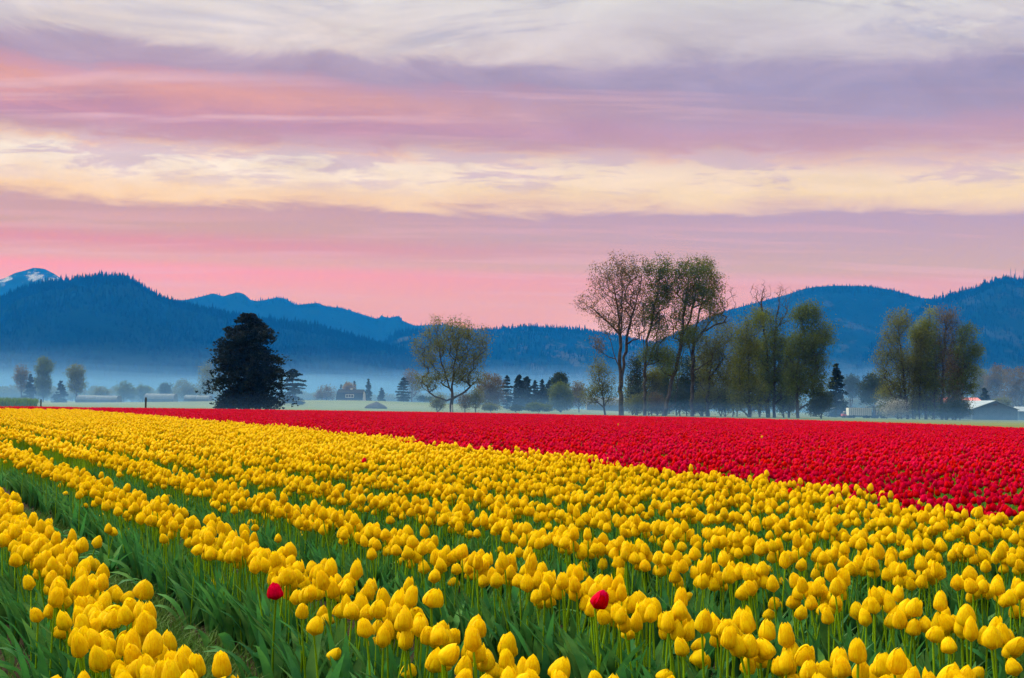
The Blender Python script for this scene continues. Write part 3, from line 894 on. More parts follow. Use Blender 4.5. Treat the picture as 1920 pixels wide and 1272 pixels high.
# the clump on the right
YR = 272.0
RG = 'trees of the clump beside the grey barn'
decid('clump_tree', 'brownish left tree of the clump with a leaning trunk', 'tree', RG, 1702, YR,
      [(1684, 605, 26, 30), (1668, 640, 22, 26), (1655, 672, 18, 18), (1685, 670, 26, 40), (1655, 700, 18, 16), (1672, 725, 24, 26)],
      [[(1697, 730), (1692, 680), (1686, 630), (1684, 600)], [(1700, 760), (1705, 720), (1702, 670)], [(1694, 700), (1672, 675), (1656, 662)]], .30, 'l_olive', natt=900, nleaf=10, lsize=.2, spread=.55, seed=31)
decid('clump_tree', 'bright green upright tree in the centre of the clump', 'tree', RG, 1736, YR + 2,
      [(1743, 598, 16, 22), (1735, 625, 22, 26), (1740, 665, 26, 40), (1742, 720, 30, 40), (1725, 690, 20, 44), (1720, 630, 14, 26)],
      [[(1735, 740), (1737, 690), (1741, 620), (1743, 590)], [(1734, 770), (1722, 720), (1718, 660)]], .30, 'l_lime', natt=950, nleaf=21, lsize=.2, spread=.6, seed=32)
decid('clump_tree', 'thin brown-twigged tree right of the bright green one in the clump', 'tree', RG, 1766, YR - 1,
      [(1775, 595, 22, 26), (1785, 620, 18, 30), (1768, 640, 18, 38), (1778, 680, 24, 36)],
      [[(1766, 740), (1768, 680), (1772, 630), (1777, 590)], [(1767, 750), (1776, 690), (1788, 620)]], .26, 'l_brown', natt=800, nleaf=7, lsize=.18, spread=.5, seed=33)
decid('clump_tree', 'green right tree of the clump leaning out over the barn', 'tree', RG, 1774, YR - 3,
      [(1812, 628, 20, 24), (1825, 662, 20, 22), (1800, 660, 18, 30), (1815, 695, 22, 22), (1790, 720, 22, 30), (1818, 725, 16, 18)],
      [[(1780, 740), (1788, 690), (1802, 650), (1812, 615)], [(1783, 725), (1805, 695), (1825, 668)]], .28, 'l_green', natt=850, nleaf=15, lsize=.2, spread=.55, seed=34)
for k, (px, yt, w_, lm, lab) in enumerate([(1712, 640, 15, 'l_olive', 'thin stem tree just right of the brownish left tree in the clump'), (1724, 612, 16, 'l_olive', 'thin stem tree left of the bright green centre tree of the clump'),
                                            (1752, 618, 15, 'l_green', 'thin stem tree right of the bright green centre tree of the clump'), (1786, 640, 17, 'l_brown', 'thin stem tree before the leaning right tree of the clump'),
                                            (1800, 668, 18, 'l_olive', 'short stem tree at the right side of the clump'), (1690, 660, 16, 'l_olive', 'short stem tree at the left side of the clump')]):
    hh = 786 - yt
    decid('clump_stem_tree', lab, 'tree', 'thin stem trees inside the clump', px, YR + 3 - 2 * (k % 4), [(px + 3, yt + hh * .2, w_ * 1.1, hh * .2), (px, yt + hh * .45, w_ * 1.35, hh * .26), (px - 1, yt + hh * .74, w_ * 1.2, hh * .24)],
          [[(px, 755), (px + 2, yt + hh * .45), (px + 3, yt + 6)]], .13, lm, natt=480, nleaf=7, lsize=.2, spread=.6, seed=120 + k)
for k, (px, py, lm, lab) in enumerate([(1662, 752, 'l_olive', 'twiggy thicket under the left edge of the clump'), (1716, 755, 'l_olive', 'twiggy thicket between the left and centre stems of the clump'), (1748, 758, 'l_green', 'green thicket at the foot of the bright centre tree')]):
    decid('thicket', lab, 'thicket', 'thickets under the clump', px, YR + 6, [(px, py, 22, 30), (px + 4, py + 14, 20, 16)], [[(px, 778), (px + 2, py)]], .10, lm, natt=320, nleaf=9, lsize=.22, spread=.6, seed=430 + k)
decid('clump_bush', 'dense green bush at the right foot of the clump', 'bush', 'bushes round the clump', 1792, YR - 6,
      [(1792, 768, 28, 18), (1775, 772, 20, 16)], [[(1792, 775), (1790, 762)]], .1, 'l_dark', natt=300, nleaf=30, lsize=.18, spread=.5, seed=35)
decid('clump_bush', 'pale blossoming bush at the left foot of the clump', 'bush', 'bushes round the clump', 1684, YR - 2,
      [(1682, 765, 22, 17), (1670, 772, 16, 12)], [[(1684, 775), (1682, 760)]], .1, 'l_pale', natt=240, nleaf=12, lsize=.16, spread=.5, seed=36)

# the single tree in the middle
decid('forked_tree', 'solitary two-trunked tree with an upswept olive crown, left of the grove', 'tree', None, 847, YC,
      [(815, 640, 30, 34), (860, 618, 34, 22), (892, 650, 26, 34), (850, 650, 34, 34), (818, 605, 14, 14), (800, 715, 30, 18), (880, 705, 34, 18), (840, 700, 34, 24), (798, 668, 22, 24), (884, 684, 26, 20), (905, 640, 14, 26), (782, 650, 12, 20)],
      [[(848, 735), (850, 690), (858, 650), (862, 615)], [(849, 740), (835, 705), (824, 660), (818, 620)], [(850, 705), (872, 670), (893, 635)], [(848, 755), (815, 743), (795, 728)], [(849, 750), (872, 735), (892, 715)]],
      .28, 'l_olive', natt=1500, nleaf=10, lsize=.18, spread=.5, seed=41)
mb = MB().tube((0, 0, 0), (0, 0, 1.35), .075, .075, 8)
wp = link('white_post', mb.mesh('white_post', M['white']), None, G(847.5, YC - 14))
tag(wp, 'white marker post in front of the solitary two-trunked tree', 'post')
MB().tube((0, 0, 1.35), (0, 0, 1.40), .085, .06, 8).build('post_cap', M['darkmetal'], wp)
for k, (px, py, rx, ry, lm, lab) in enumerate([(872, 752, 14, 18, 'l_brown', 'bare shrub just right of the two-trunked tree'), (892, 748, 14, 20, 'l_olive', 'taller shrub between two-trunked tree and brown round tree'),
                                               (820, 755, 16, 12, 'l_olive', 'low shrub just left of the two-trunked tree')]):
    decid('bare_shrub', lab, 'shrub', 'shrubs round the solitary tree', px, YC + 6, [(px, py, rx, ry)], [[(px, 765), (px, 752)]], .08, lm, natt=220, nleaf=8, lsize=.15, spread=.45, seed=70 + k)


# ------------------------------------------------------------------ conifers
def conifer(name, label, cat, group, px, Y, prof, mat, nlev, nbr, nneed, nsize, seed, droop=.18, tilt=.25, layer=1.0):
    """prof: list of (py, left px, right px) from the tip down, in photo pixels"""
    r = np.random.default_rng(seed)
    base = G(px, Y)
    pr = np.array(prof, float)
    zs = np.array([P(px, a, Y)[2] for a in pr[:, 0]]) - base[2]
    wl, wr = (px - pr[:, 1]) * Y / F, (pr[:, 2] - px) * Y / F
    ht = zs[0]
    root = link(name, None, None, base)
    tag(root, label, cat, group)
    MB().tube((0, 0, 0), (0, 0, ht * .97), max(.12, ht * .022), .03, 8).build('trunk', M['bark'], root, True)
    cs, al = [], []
    for lv in range(nlev):
        t_ = (lv + .5) / nlev
        for b in range(nbr):
            z = ht * (1 - t_) + r.normal(0, ht / nlev * .35 * layer)
            z = min(max(z, .3), ht * .985)
            L_ = np.interp(-z, -zs, wl)
            R_w = np.interp(-z, -zs, wr)
            ph = r.uniform(0, 2 * math.pi)
            c_ = math.cos(ph)
            L = (R_w * (1 + c_) / 2 + L_ * (1 - c_) / 2) * (r.uniform(.55, 1.06) if r.random() < .85 else r.uniform(1.0, 1.2)) * min(1.05, .93 + .40 * mnoise.noise(Vector((math.cos(ph) * 1.7, math.sin(ph) * 1.7, z * 7 / ht + seed))))
            if L < .1:
                L = .1
            m = max(3, int(nneed * (.35 + L / (max(wl.max(), wr.max())))))
            s = r.random(m) ** .62
            x, y = np.cos(ph) * L * s, np.sin(ph) * L * s
            zz = z + L * (tilt * s - (droop + tilt) * s * s * .9)
            c = np.stack([x, y, zz], 1) + r.normal(0, 1, (m, 3)) * np.array([.075, .075, .05 * layer]) * (L * .8 + .35)
            cs.append(c)
            al.append(np.tile([math.cos(ph), math.sin(ph), tilt * .8], (m, 1)))
    c = np.vstack(cs)
    al = np.vstack(al)
    ok = c[:, 2] > .1
    v, f = leaf_tris(c[ok], nsize, r, along=al[ok])
    link('crown', mesh_np('crown', v, [f], M[mat], smooth=False), root)
    return root


conifer('conifer_tree', 'large dark bushy conifer at the edge of the red field', 'tree', None, 462, 205,
        [(588, 455, 470), (594, 440, 482), (604, 428, 488), (611, 418, 496), (627, 407, 511), (651, 401, 509), (664, 397, 506), (671, 396, 522), (678, 395, 539), (698, 389, 541), (706, 391, 540),
         (714, 395, 538), (725, 381, 544), (737, 385, 542), (753, 389, 540), (770, 392, 536)], 'l_con', 40, 13, 70, .27, 51, droop=.05, tilt=.38)
conifer('cedar_tree', 'layered blue-green cedar half hidden behind the large dark conifer', 'tree', None, 548, 330,
        [(692, 546, 550), (698, 536, 566), (706, 532, 574), (712, 532, 570), (722, 528, 580), (730, 526, 574), (738, 522, 578), (748, 520, 575), (764, 522, 570)], 'l_con2', 8, 14, 60, .30, 52, droop=.05, tilt=.12, layer=.7)
SC = [('small_conifer', 'tall narrow conifer standing right of the dark-roofed house', 690, 520, [(711, 689, 691), (722, 686, 694), (738, 685, 696), (754, 684, 696)], 12, 10, 22, .42),
      ('small_conifer', 'low pointed conifer, second to the right of the dark-roofed house', 715, 540, [(728, 714, 716), (738, 709, 721), (754, 706, 724)], 9, 10, 20, .42),
      ('small_conifer', 'thin conifer just behind the right end of the house roof', 664, 620, [(715, 663, 665), (728, 660, 668), (754, 658, 670)], 10, 8, 20, .45),
      ('small_conifer', 'tiny conifer behind the left end of the house roof', 648, 640, [(718, 647, 649), (730, 645, 652), (754, 643, 654)], 9, 8, 18, .45),
      ('small_conifer', 'tiny conifer left of and behind the house', 639, 660, [(721, 638, 640), (732, 636, 642), (754, 634, 644)], 9, 8, 18, .45),
      ('layered_conifer', 'ragged conifer in the mist left of the two-trunked tree', 756, 430, [(708, 754, 758), (716, 746, 764), (730, 742, 768), (745, 741, 770), (762, 743, 769)], 9, 12, 40, .36),
      ('layered_conifer', 'ragged conifer left of the twin dark conifers', 950, 340, [(704, 949, 951), (714, 944, 957), (726, 940, 961), (745, 939, 962), (768, 940, 962)], 10, 12, 36, .32),
      ('dark_conifer', 'broad dark conifer, left one of the twin', 973, 330, [(703, 972, 974), (712, 965, 981), (725, 961, 985), (745, 959, 987), (768, 960, 988)], 14, 13, 44, .30),
      ('dark_conifer', 'broad dark conifer, right one of the twin', 987, 332, [(706, 985, 988), (714, 979, 994), (728, 976, 998), (745, 975, 1000), (768, 975, 1000)], 14, 13, 40, .30),
      ('hedge_conifer', 'slim conifer in the dark row, first right of the twin', 1003, 336, [(714, 1002, 1004), (722, 997, 1009), (745, 995, 1012), (768, 995, 1012)], 12, 11, 30, .30),
      ('hedge_conifer', 'slim conifer in the middle of the dark row', 1016, 338, [(712, 1015, 1017), (722, 1010, 1022), (745, 1007, 1025), (768, 1007, 1025)], 12, 11, 30, .30),
      ('hedge_conifer', 'slim conifer in the dark row beside the green round tree', 1029, 336, [(713, 1028, 1030), (722, 1023, 1035), (745, 1020, 1038), (768, 1020, 1038)], 12, 11, 30, .30),
      ('spruce_tree', 'blue spruce at the right end of the grove', 1568, 300, [(682, 1566, 1570), (692, 1561, 1575), (712, 1555, 1582), (735, 1550, 1592), (750, 1550, 1592), (772, 1553, 1590)], 16, 13, 46, .30),
      ('spruce_tree', 'small dark spruce behind the roof of the grey barn', 1846, 380, [(728, 1844, 1848), (736, 1840, 1852), (750, 1834, 1858), (780, 1832, 1860)], 10, 12, 34, .36),
      ('misty_conifer', 'dark triangular conifer in the mist, first from the left edge', 56, 520, [(702, 55, 57), (714, 50, 62), (730, 44, 68), (755, 42, 71)], 11, 11, 34, .46),
      ('misty_conifer', 'lower dark conifer in the mist, second from the left edge', 113, 520, [(714, 112, 114), (724, 106, 119), (738, 99, 126), (755, 97, 129)], 10, 11, 32, .46)]
for k, (nm, lab, px, Y, pr, nl, nb, nd_, sz) in enumerate(SC):
    conifer(nm, lab, 'conifer', 'small conifers along the valley floor', px, Y, pr, 'l_con2', nl, nb, nd_, sz, 200 + k, droop=.12 if 'layer' not in nm else .02, tilt=.15, layer=1.0 if 'layer' not in nm else .5)

# round and hazy trees: (name, label, px, Y, ellipses, leaf, natt, nleaf, leaf size, trunk radius)
RT = [('round_tree', 'purple-brown round tree beside the two-trunked tree', 918, 330, [(918, 728, 28, 30), (922, 745, 28, 22)], 'l_brown', 420, 16, .24, .2),
      ('round_tree', 'dark round-topped tree behind the green round bush', 1051, 345, [(1050, 716, 15, 15), (1052, 735, 15, 22)], 'l_dark', 300, 34, .28, .2),
      ('round_tree', 'smooth green round tree right of the dark conifer row', 1052, 300, [(1052, 742, 21, 24), (1053, 755, 18, 14)], 'l_green', 380, 34, .24, .15),
      ('twiggy_tree', 'twiggy grey tree between the green round tree and the willow', 1086, 310, [(1085, 740, 16, 26)], 'l_brown', 300, 7, .22, .12),
      ('low_bush', 'low misty bush under the purple-brown tree', 921, 262, [(921, 766, 18, 7)], 'l_olive', 120, 22, .2, .06),
      ('low_bush', 'low green bush in front of the dark conifer row', 1010, 262, [(1004, 765, 18, 8), (1022, 766, 12, 7)], 'l_green', 160, 26, .2, .06),
      ('low_bush', 'low dark bush between the two green bushes', 968, 268, [(968, 768, 12, 5)], 'l_dark', 90, 22, .2, .06),
      ('pale_tree', 'pale leafless tree in the mist behind the ragged conifer', 772, 560, [(772, 707, 18, 16), (776, 725, 16, 18)], 'l_brown', 260, 7, .35, .2),
      ('leafless_bush', 'wide leafless bush left of the dark-roofed house', 612, 500, [(612, 738, 20, 15), (602, 742, 14, 12)], 'l_brown', 320, 9, .28, .15),
      ('ochre_tree', 'small ochre round tree behind the house chimney', 654, 600, [(654, 728, 9, 9)], 'l_orange', 120, 22, .34, .15),
      ('hedge_bush', 'dark clipped hedge bush in the meadow, left of the pair', 752, 455, [(752, 752, 11, 6), (742, 753, 7, 5)], 'l_dark', 120, 26, .3, .08),
      ('hedge_bush', 'dark clipped hedge bush in the meadow, right of the pair', 795, 455, [(792, 751, 10, 7), (805, 752, 8, 6)], 'l_dark', 120, 26, .3, .08),
      ('misty_tree', 'brown leafless tree in the mist near the left edge', 40, 560, [(40, 702, 15, 18), (40, 715, 14, 18)], 'l_brown', 300, 9, .36, .25),
      ('misty_tree', 'two-tiered green tree in the mist, tallest near the left edge', 81, 560, [(83, 688, 18, 18), (80, 715, 16, 20), (80, 730, 16, 14)], 'l_green', 380, 24, .36, .25),
      ('misty_tree', 'rounded brown-green tree in the mist, third tree from the left edge', 143, 560, [(143, 700, 18, 16), (145, 722, 17, 18)], 'l_olive', 340, 16, .36, .25),
      ('misty_tree', 'short misty green tree behind the left greenhouse', 190, 760, [(190, 738, 16, 12)], 'l_olive', 140, 18, .45, .2),
      ('misty_tree', 'misty round tree between the two left greenhouses', 232, 780, [(232, 732, 16, 16), (245, 738, 12, 12)], 'l_green', 190, 18, .45, .2),
      ('misty_tree', 'misty tree with a small top behind the dark post', 268, 820, [(268, 735, 14, 13)], 'l_green', 150, 18, .5, .2),
      ('misty_tree', 'misty pointed tree behind the second greenhouse', 310, 800, [(310, 732, 11, 13)], 'l_dark', 150, 18, .5, .2),
      ('misty_tree', 'wide misty tree left of the large dark conifer', 345, 780, [(345, 730, 20, 18), (360, 738, 14, 14)], 'l_olive', 220, 16, .5, .2),
      ('misty_tree', 'tall faint tree just behind the left side of the large conifer', 388, 700, [(388, 700, 16, 24), (384, 725, 18, 24)], 'l_olive', 260, 10, .45, .25),
      ('hazy_tree', 'rounded dark green tree behind the left side of the clump', 1640, 420, [(1638, 725, 24, 24), (1628, 742, 18, 18), (1655, 730, 14, 20)], 'l_dark', 420, 28, .32, .25),
      ('hazy_tree', 'hazy tree right of the blue spruce', 1598, 620, [(1598, 725, 17, 22)], 'l_dark', 240, 22, .42, .25),
      ('hazy_tree', 'hazy brown tree at the right edge above the barn', 1905, 640, [(1905, 715, 26, 30), (1900, 745, 26, 24)], 'l_brown', 380, 20, .42, .3),
      ('hazy_tree', 'hazy brown tree behind the barn ridge, second from the right edge', 1868, 660, [(1868, 708, 22, 24), (1866, 738, 24, 24)], 'l_brown', 360, 20, .42, .3),
      ('hazy_tree', 'hazy tree peeping out right of the clump crown', 1838, 680, [(1838, 712, 18, 22), (1836, 738, 18, 22)], 'l_olive', 280, 20, .45, .3),
      ('ochre_bush', 'low ochre bush behind the barn at the right', 1885, 420, [(1880, 755, 14, 8)], 'l_olive', 120, 20, .3, .08)]
for k, (nm, lab, px, Y, el, lm, na, nl, ls, rt) in enumerate(RT):
    b = min(e[1] for e in el)
    hb = HOR0 + HSL * px
    dep = [(e[0], e[1], e[2], e[3]) for e in el]
    decid(nm, lab, 'bush' if 'bush' in nm else 'tree', 'rounded trees and bushes along the valley floor', px, Y, dep, [[(px, (hb + b) / 2 + 4), (px + 1, b + 4)]], rt, lm,
          natt=na, nleaf=nl, lsize=ls, spread=ls * 1.7, seed=300 + k, seg=1.4, rtip=.03)
# woods at the foot of the hills, too misty to count
r = np.random.default_rng(99)
pts = []
for (xa, xb, Ya, Yb, n) in [(-60, 420, 1100, 2400, 900), (540, 1120, 1200, 2600, 900), (1540, 2000, 900, 2200, 1000), (1100, 1560, 1300, 2600, 500)]:
    px = r.uniform(xa, xb, n)
    Yv = r.uniform(Ya, Yb, n)
    pts.append(np.stack([(px - CX) / F * Yv, Yv, np.zeros(n)], 1))
pts = np.vstack(pts)


def wood_proto(seed):
    rr = np.random.default_rng(seed)
    d = rr.normal(size=(260, 3))
    d /= np.linalg.norm(d, axis=1, keepdims=True)
    c = d * (rr.random((260, 1)) ** .4) * [.33, .33, .42] + [0, 0, .55]
    v, f = leaf_tris(c, .075, rr)
    v2, f2 = prisms(np.array([[0, 0, 0.]]), np.array([[0, 0, .6]]), np.array([.02]), np.array([.008]), 4)
    return proto('wood_tree_%d' % seed, mesh_np('wood_tree', np.vstack([v, v2]), [f, f2 + len(v)], [M['l_olive'], M['bark']], [0, 1], smooth=False))


WOODP = [wood_proto(s) for s in range(4)]
s = r.uniform(7, 15, len(pts))
scatter('far_woods', pts, np.stack([s * 0, s * 0, r.uniform(0, 6.28, len(s))], 1), np.stack([s, s, s], 1), r.integers(0, 4, len(s)), WOODP, 'misty woods along the foot of the blue hills')

# ------------------------------------------------------------------ buildings
def place(name, label, cat, px, Y, yaw=0.0, group=None):
    root = link(name, None, None, G(px, Y))
    root.rotation_euler = (0, 0, yaw)
    tag(root, label, cat, group)
    return root


def greenhouse(px, Y, w, h, l, label):
    root = place('greenhouse', label, 'greenhouse', px, Y, 0.0, 'greenhouses in the mist on the left')
    n = 9
    an = np.linspace(0, math.pi, n)
    zy = [(-l / 2 * math.cos(a), h * (.42 + .58 * math.sin(a) ** .8)) for a in an]
    # long side faces the camera; the arched section runs along y
    v = np.array([(sx * w / 2, y, z) for sx in (-1, 1) for y, z in zy])
    mb = MB().add(v, [(i, i + 1, n + i + 1, n + i) for i in range(n - 1)])
    mb.build('roof', M['plastic'], root, True)
    MB().box(-w / 2, w / 2, -l / 2 - .02, -l / 2 + .06, 0, h * .415).build('side_wall', M['greywall'], root)
    MB().box(-w / 2, w / 2, l / 2 - .06, l / 2 + .02, 0, h * .415).build('side_wall', M['greywall'], root)
    for sx in (-1, 1):
        pv = [(sx * w / 2, -l / 2 + .1, 0), (sx * w / 2, l / 2 - .1, 0)] + [(sx * w / 2 * .998, y * .98, z * .985) for y, z in zy[::-1]]
        me = mesh_np('end_wall', pv, [np.array([list(range(len(pv)))])], M['plastic'], smooth=False)
        link('end_wall', me, root)
    for k in range(int(w / 3) + 1):
        x = -w / 2 + k * w / int(w / 3)
        m2 = MB()
        for i in range(n - 1):
            m2.tube((x, zy[i][0], zy[i][1] + .03), (x, zy[i + 1][0], zy[i + 1][1] + .03), .05, .05, 4)
        m2.build('hoop', M['paleroof'], root)
    return root


greenhouse(186, 470, 13.5, 2.5, 7, 'long pale greenhouse at the left, behind the red field')
greenhouse(302, 500, 10.5, 3.4, 7, 'pale greenhouse behind the dark fence post')
greenhouse(372, 430, 7.5, 1.9, 6, 'small pale greenhouse beside the large dark conifer')
greenhouse(1152, 420, 17, 4.0, 8, 'long white greenhouse seen between the cottonwood trunks')

# dark-roofed house
hs = place('house', 'dark-roofed house with white dormer windows in the misty meadow', 'house', 659, 480, -.12)
hs.location.z -= .75
w, l, e_, rg = 9.0, 7.0, 1.0, 4.6
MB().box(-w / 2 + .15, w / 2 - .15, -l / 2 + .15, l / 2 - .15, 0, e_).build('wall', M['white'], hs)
gp = [(-l / 2, e_ + .003), (-l / 2 + 1.0, rg - 1.2), (0, rg), (l / 2 - 1.0, rg - 1.2), (l / 2, e_ + .003)]
for sx in (-1, 1):
    v = [(sx * (w / 2 - .2), y * .93, z - .12 if i not in (0, 4) else z) for i, (y, z) in enumerate(gp)]
    link('gable', mesh_np('gable', v, [np.array([[0, 1, 2, 3, 4]])], M['white'], smooth=False), hs)
rv = np.array([((sx * (w / 2 + .2)) * (.93 if sx > 0 and i == 2 else 1), y, z + dz_) for sx in (-1, 1) for dz_ in (0, .14) for i, (y, z) in enumerate(gp)])
fq = []
for i in range(4):
    fq += [(5 + i, 6 + i, 16 + i, 15 + i), (i + 1, i, 10 + i, 11 + i), (i, i + 1, 6 + i, 5 + i), (11 + i, 10 + i, 15 + i, 16 + i)]
fq += [(0, 5, 15, 10), (4, 14, 19, 9)]
link('roof', mesh_np('roof', rv, [np.array(fq)], M['slate'], smooth=False), hs)
dm = MB().box(-1.35, 1.55, -l / 2 + .12, -l / 2 + 2.0, 1.75, 3.05).build('dormer', M['white'], hs)
for k in range(3):
    MB().box(-1.15 + k * .9, -.45 + k * .9, -l / 2 + .07, -l / 2 + .115, 1.95, 2.85).build('window', M['glass'], dm)
MB().prism([(-1.5, 3.055), (1.7, 3.055), (1.5, 3.3), (-1.3, 3.3)], -l / 2 + .02, -l / 2 + 2.1).build('dormer_roof', M['slate'], dm)
MB().box(-.4, .3, -.35, .35, 4.0, 5.1).build('chimney', M['white'], hs)
for sx in (-3.2, 2.6):
    MB().box(sx, sx + .9, -l / 2 + .09, -l / 2 + .145, .25, .85).build('window', M['glass'], hs)

# grey barn on the right, gable towards the field
YB = 300.0
bn = place('barn', 'grey metal barn with pale roof, gable end to the field, at the right', 'barn', 1866, YB, .16)
bw, be, br, bl = 10.7, 2.25, 4.1, 18
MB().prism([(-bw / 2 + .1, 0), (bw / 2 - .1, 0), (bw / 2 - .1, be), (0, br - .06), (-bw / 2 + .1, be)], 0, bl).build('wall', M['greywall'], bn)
rm = MB()
for sx in (-1, 1):
    a, b = (sx * (bw / 2 + .25), be - .06), (0, br + .02)
    v = [(a[0], -.25, a[1]), (b[0], -.25, b[1]), (b[0], bl + .25, b[1]), (a[0], bl + .25, a[1])]
    v += [(x, y, z + .10) for x, y, z in v]
    m2 = MB().add(v, [(0, 1, 2, 3), (4, 7, 6, 5), (0, 4, 5, 1), (1, 5, 6, 2), (2, 6, 7, 3), (3, 7, 4, 0)])
    m2.build('roof_panel', M['paleroof'], bn)
for k in range(26):
    x = -bw / 2 + .3 + k * (bw - .6) / 25
    zt = be + (br - be) * (1 - abs(x) / (bw / 2)) - .14
    MB().box(x - .03, x + .03, -.05, -.004, .02, zt).build('siding_rib', M['greywall'], bn)
MB().box(-.45, .45, -.06, -.003, 3.1, 3.55).build('vent', M['darkmetal'], bn)

rb = place('red_roofed_shed', 'long shed with red metal roof behind the grey barn', 'shed', 1806, 360, .05)
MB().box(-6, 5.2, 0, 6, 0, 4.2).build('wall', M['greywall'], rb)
MB().prism([(0, 4.205), (6.4, 4.205), (3.2, 5.3)], -6.3, 5.5).mesh('x', M['redroof'])
v = np.array([(-6.3, -.3, 4.205), (5.5, -.3, 4.205), (5.5, 6.3, 4.205), (-6.3, 6.3, 4.205), (-6.3, 3, 5.5), (5.0, 3, 5.5)])
link('roof', mesh_np('roof', v, [np.array([(0, 1, 5, 4), (2, 3, 4, 5)]), np.array([(1, 2, 5), (3, 0, 4)])], M['redroof'], smooth=False), rb)

ph = place('white_shed', 'white shed mostly hidden behind the clump of trees', 'shed', 1682, 330, .05)
MB().box(-3.2, 4.2, 0, 6, 0, 3.0).build('wall', M['plastic'], ph)
v = np.array([(-3.5, -.3, 3.003), (4.5, -.3, 3.003), (4.5, 6.3, 3.003), (-3.5, 6.3, 3.003), (-3.5, 3, 4.3), (4.5, 3, 4.3)])
link('roof', mesh_np('roof', v, [np.array([(0, 1, 5, 4), (2, 3, 4, 5)]), np.array([(1, 2, 5), (3, 0, 4)])], M['paleroof'], smooth=False), ph)

eb = place('grey_shed', 'low grey shed cut by the right edge of the picture', 'shed', 1926, 315, .1)
MB().box(-1.9, 6, 0, 7, 0, 2.0).build('wall', M['greywall'], eb)
v = np.array([(-2.2, -.3, 2.003), (6.3, -.3, 2.003), (6.3, 7.3, 2.003), (-2.2, 7.3, 2.003), (-1.2, 3.5, 3.1), (5.3, 3.5, 3.1)])
link('roof', mesh_np('roof', v, [np.array([(0, 1, 5, 4), (2, 3, 4, 5)]), np.array([(1, 2, 5), (3, 0, 4)])], M['paleroof'], smooth=False), eb)

gs = place('machine_shed', 'long low grey shed beside the blue spruce', 'shed', 1587, 345, .0)
MB().box(-4.2, 5.0, 0, 6, 0, 2.0).build('wall', M['greywall'], gs)
MB().prism([(-4.5, 2.003), (5.3, 2.003), (5.3, 2.25), (-4.5, 2.55)], -.3, 6.3).build('roof', M['paleroof'], gs)
for k in range(3):
    MB().box(-3.2 + k * 2.6, -1.6 + k * 2.6, -.05, -.003, .03, 1.75).build('door', M['slate'], gs)

YT = 282.0
tr_ = place('trailer', 'white ribbed farm trailer parked by the machinery', 'trailer', 1613, YT)
MB().box(-2.35, 2.35, 0, 2.2, .55, 2.05).build('box', M['white'], tr_)
for k in range(12):
    MB().box(-2.25 + k * .4, -2.15 + k * .4, -.05, -.003, .58, 1.98).build('rib', M['paleroof'], tr_)
MB().box(-2.3, 3.0, .1, 2.1, .42, .547).build('chassis', M['darkmetal'], tr_)
for x in (-1.3, 1.3):
    MB().tube((x, -.03, .32), (x, .22, .32), .32, .32, 12).build('wheel', M['rubber'], tr_)
    MB().tube((x, 1.98, .32), (x, 2.23, .32), .32, .32, 12).build('wheel', M['rubber'], tr_)

pk = place('pickup_truck', 'small red pickup truck with white cab roof beside the trailer', 'truck', 1588, YT + 2)
MB().box(-.9, .95, 0, 1.5, .35, .80).build('body', M['redpaint'], pk)
cb = MB()
cv = [(-.62, .06, .803), (.35, .06, .803), (.35, 1.44, .803), (-.62, 1.44, .803), (-.40, .16, 1.22), (.22, .16, 1.22), (.22, 1.34, 1.22), (-.40, 1.34, 1.22)]
cb.add(cv, [(0, 1, 5, 4), (1, 2, 6, 5), (2, 3, 7, 6), (3, 0, 4, 7)]).build('windows', M['glass'], pk)
MB().box(-.42, .24, .14, 1.36, 1.223, 1.30).build('cab_roof', M['white'], pk)
for x in (-.55, .6):
    for y in (-.04, 1.36):
        MB().tube((x, y, .24), (x, y + .18, .24), .24, .24, 12).build('wheel', M['rubber'], pk)

for k, (px, w2, lab) in enumerate([(1634, 1.6, 'dark steel farm machine frame between trailer and beige panel'), (1651, 2.0, 'dark farm machine with beige panel, beside the clump')]):
    fm = place('farm_machine', lab, 'machine', px, YT + 3, 0, 'farm machines beside the clump')
    fr = MB()
    for x in (-w2 / 2, w2 / 2):
        for y in (0, 1.6):
            fr.tube((x, y, 0.3), (x, y, 2.35), .07, .07, 6)
    for y in (0, 1.6):
        fr.tube((-w2 / 2, y, 2.35), (w2 / 2, y, 2.35), .07, .07, 6)
        fr.tube((-w2 / 2, y, 1.0), (w2 / 2, y, 2.3), .05, .05, 6)
    for x in (-w2 / 2, w2 / 2):
        fr.tube((x, 0, 2.35), (x, 1.6, 2.35), .07, .07, 6)
        fr.tube((x, 0, .4), (x, 1.6, .4), .07, .07, 6)
    fr.build('frame', M['darkmetal'], fm)
    MB().prism([(-w2 * .42, .45), (w2 * .45, .45), (w2 * .36, 1.15 + .4 * k), (-w2 * .2, 1.45 + .3 * k)], .25, 1.35).build('hopper', M['darkmetal'], fm)
    for x in (-w2 * .35, w2 * .35):
        MB().tube((x, -.12, .34), (x, .12, .34), .34, .34, 12).build('wheel', M['rubber'], fm)
        MB().tube((x, 1.5, .34), (x, 1.74, .34), .34, .34, 12).build('wheel', M['rubber'], fm)
    if k:
        MB().box(-.2, 1.05, -.12, -.075, 1.55, 2.2).build('panel', M['beige'], fm)

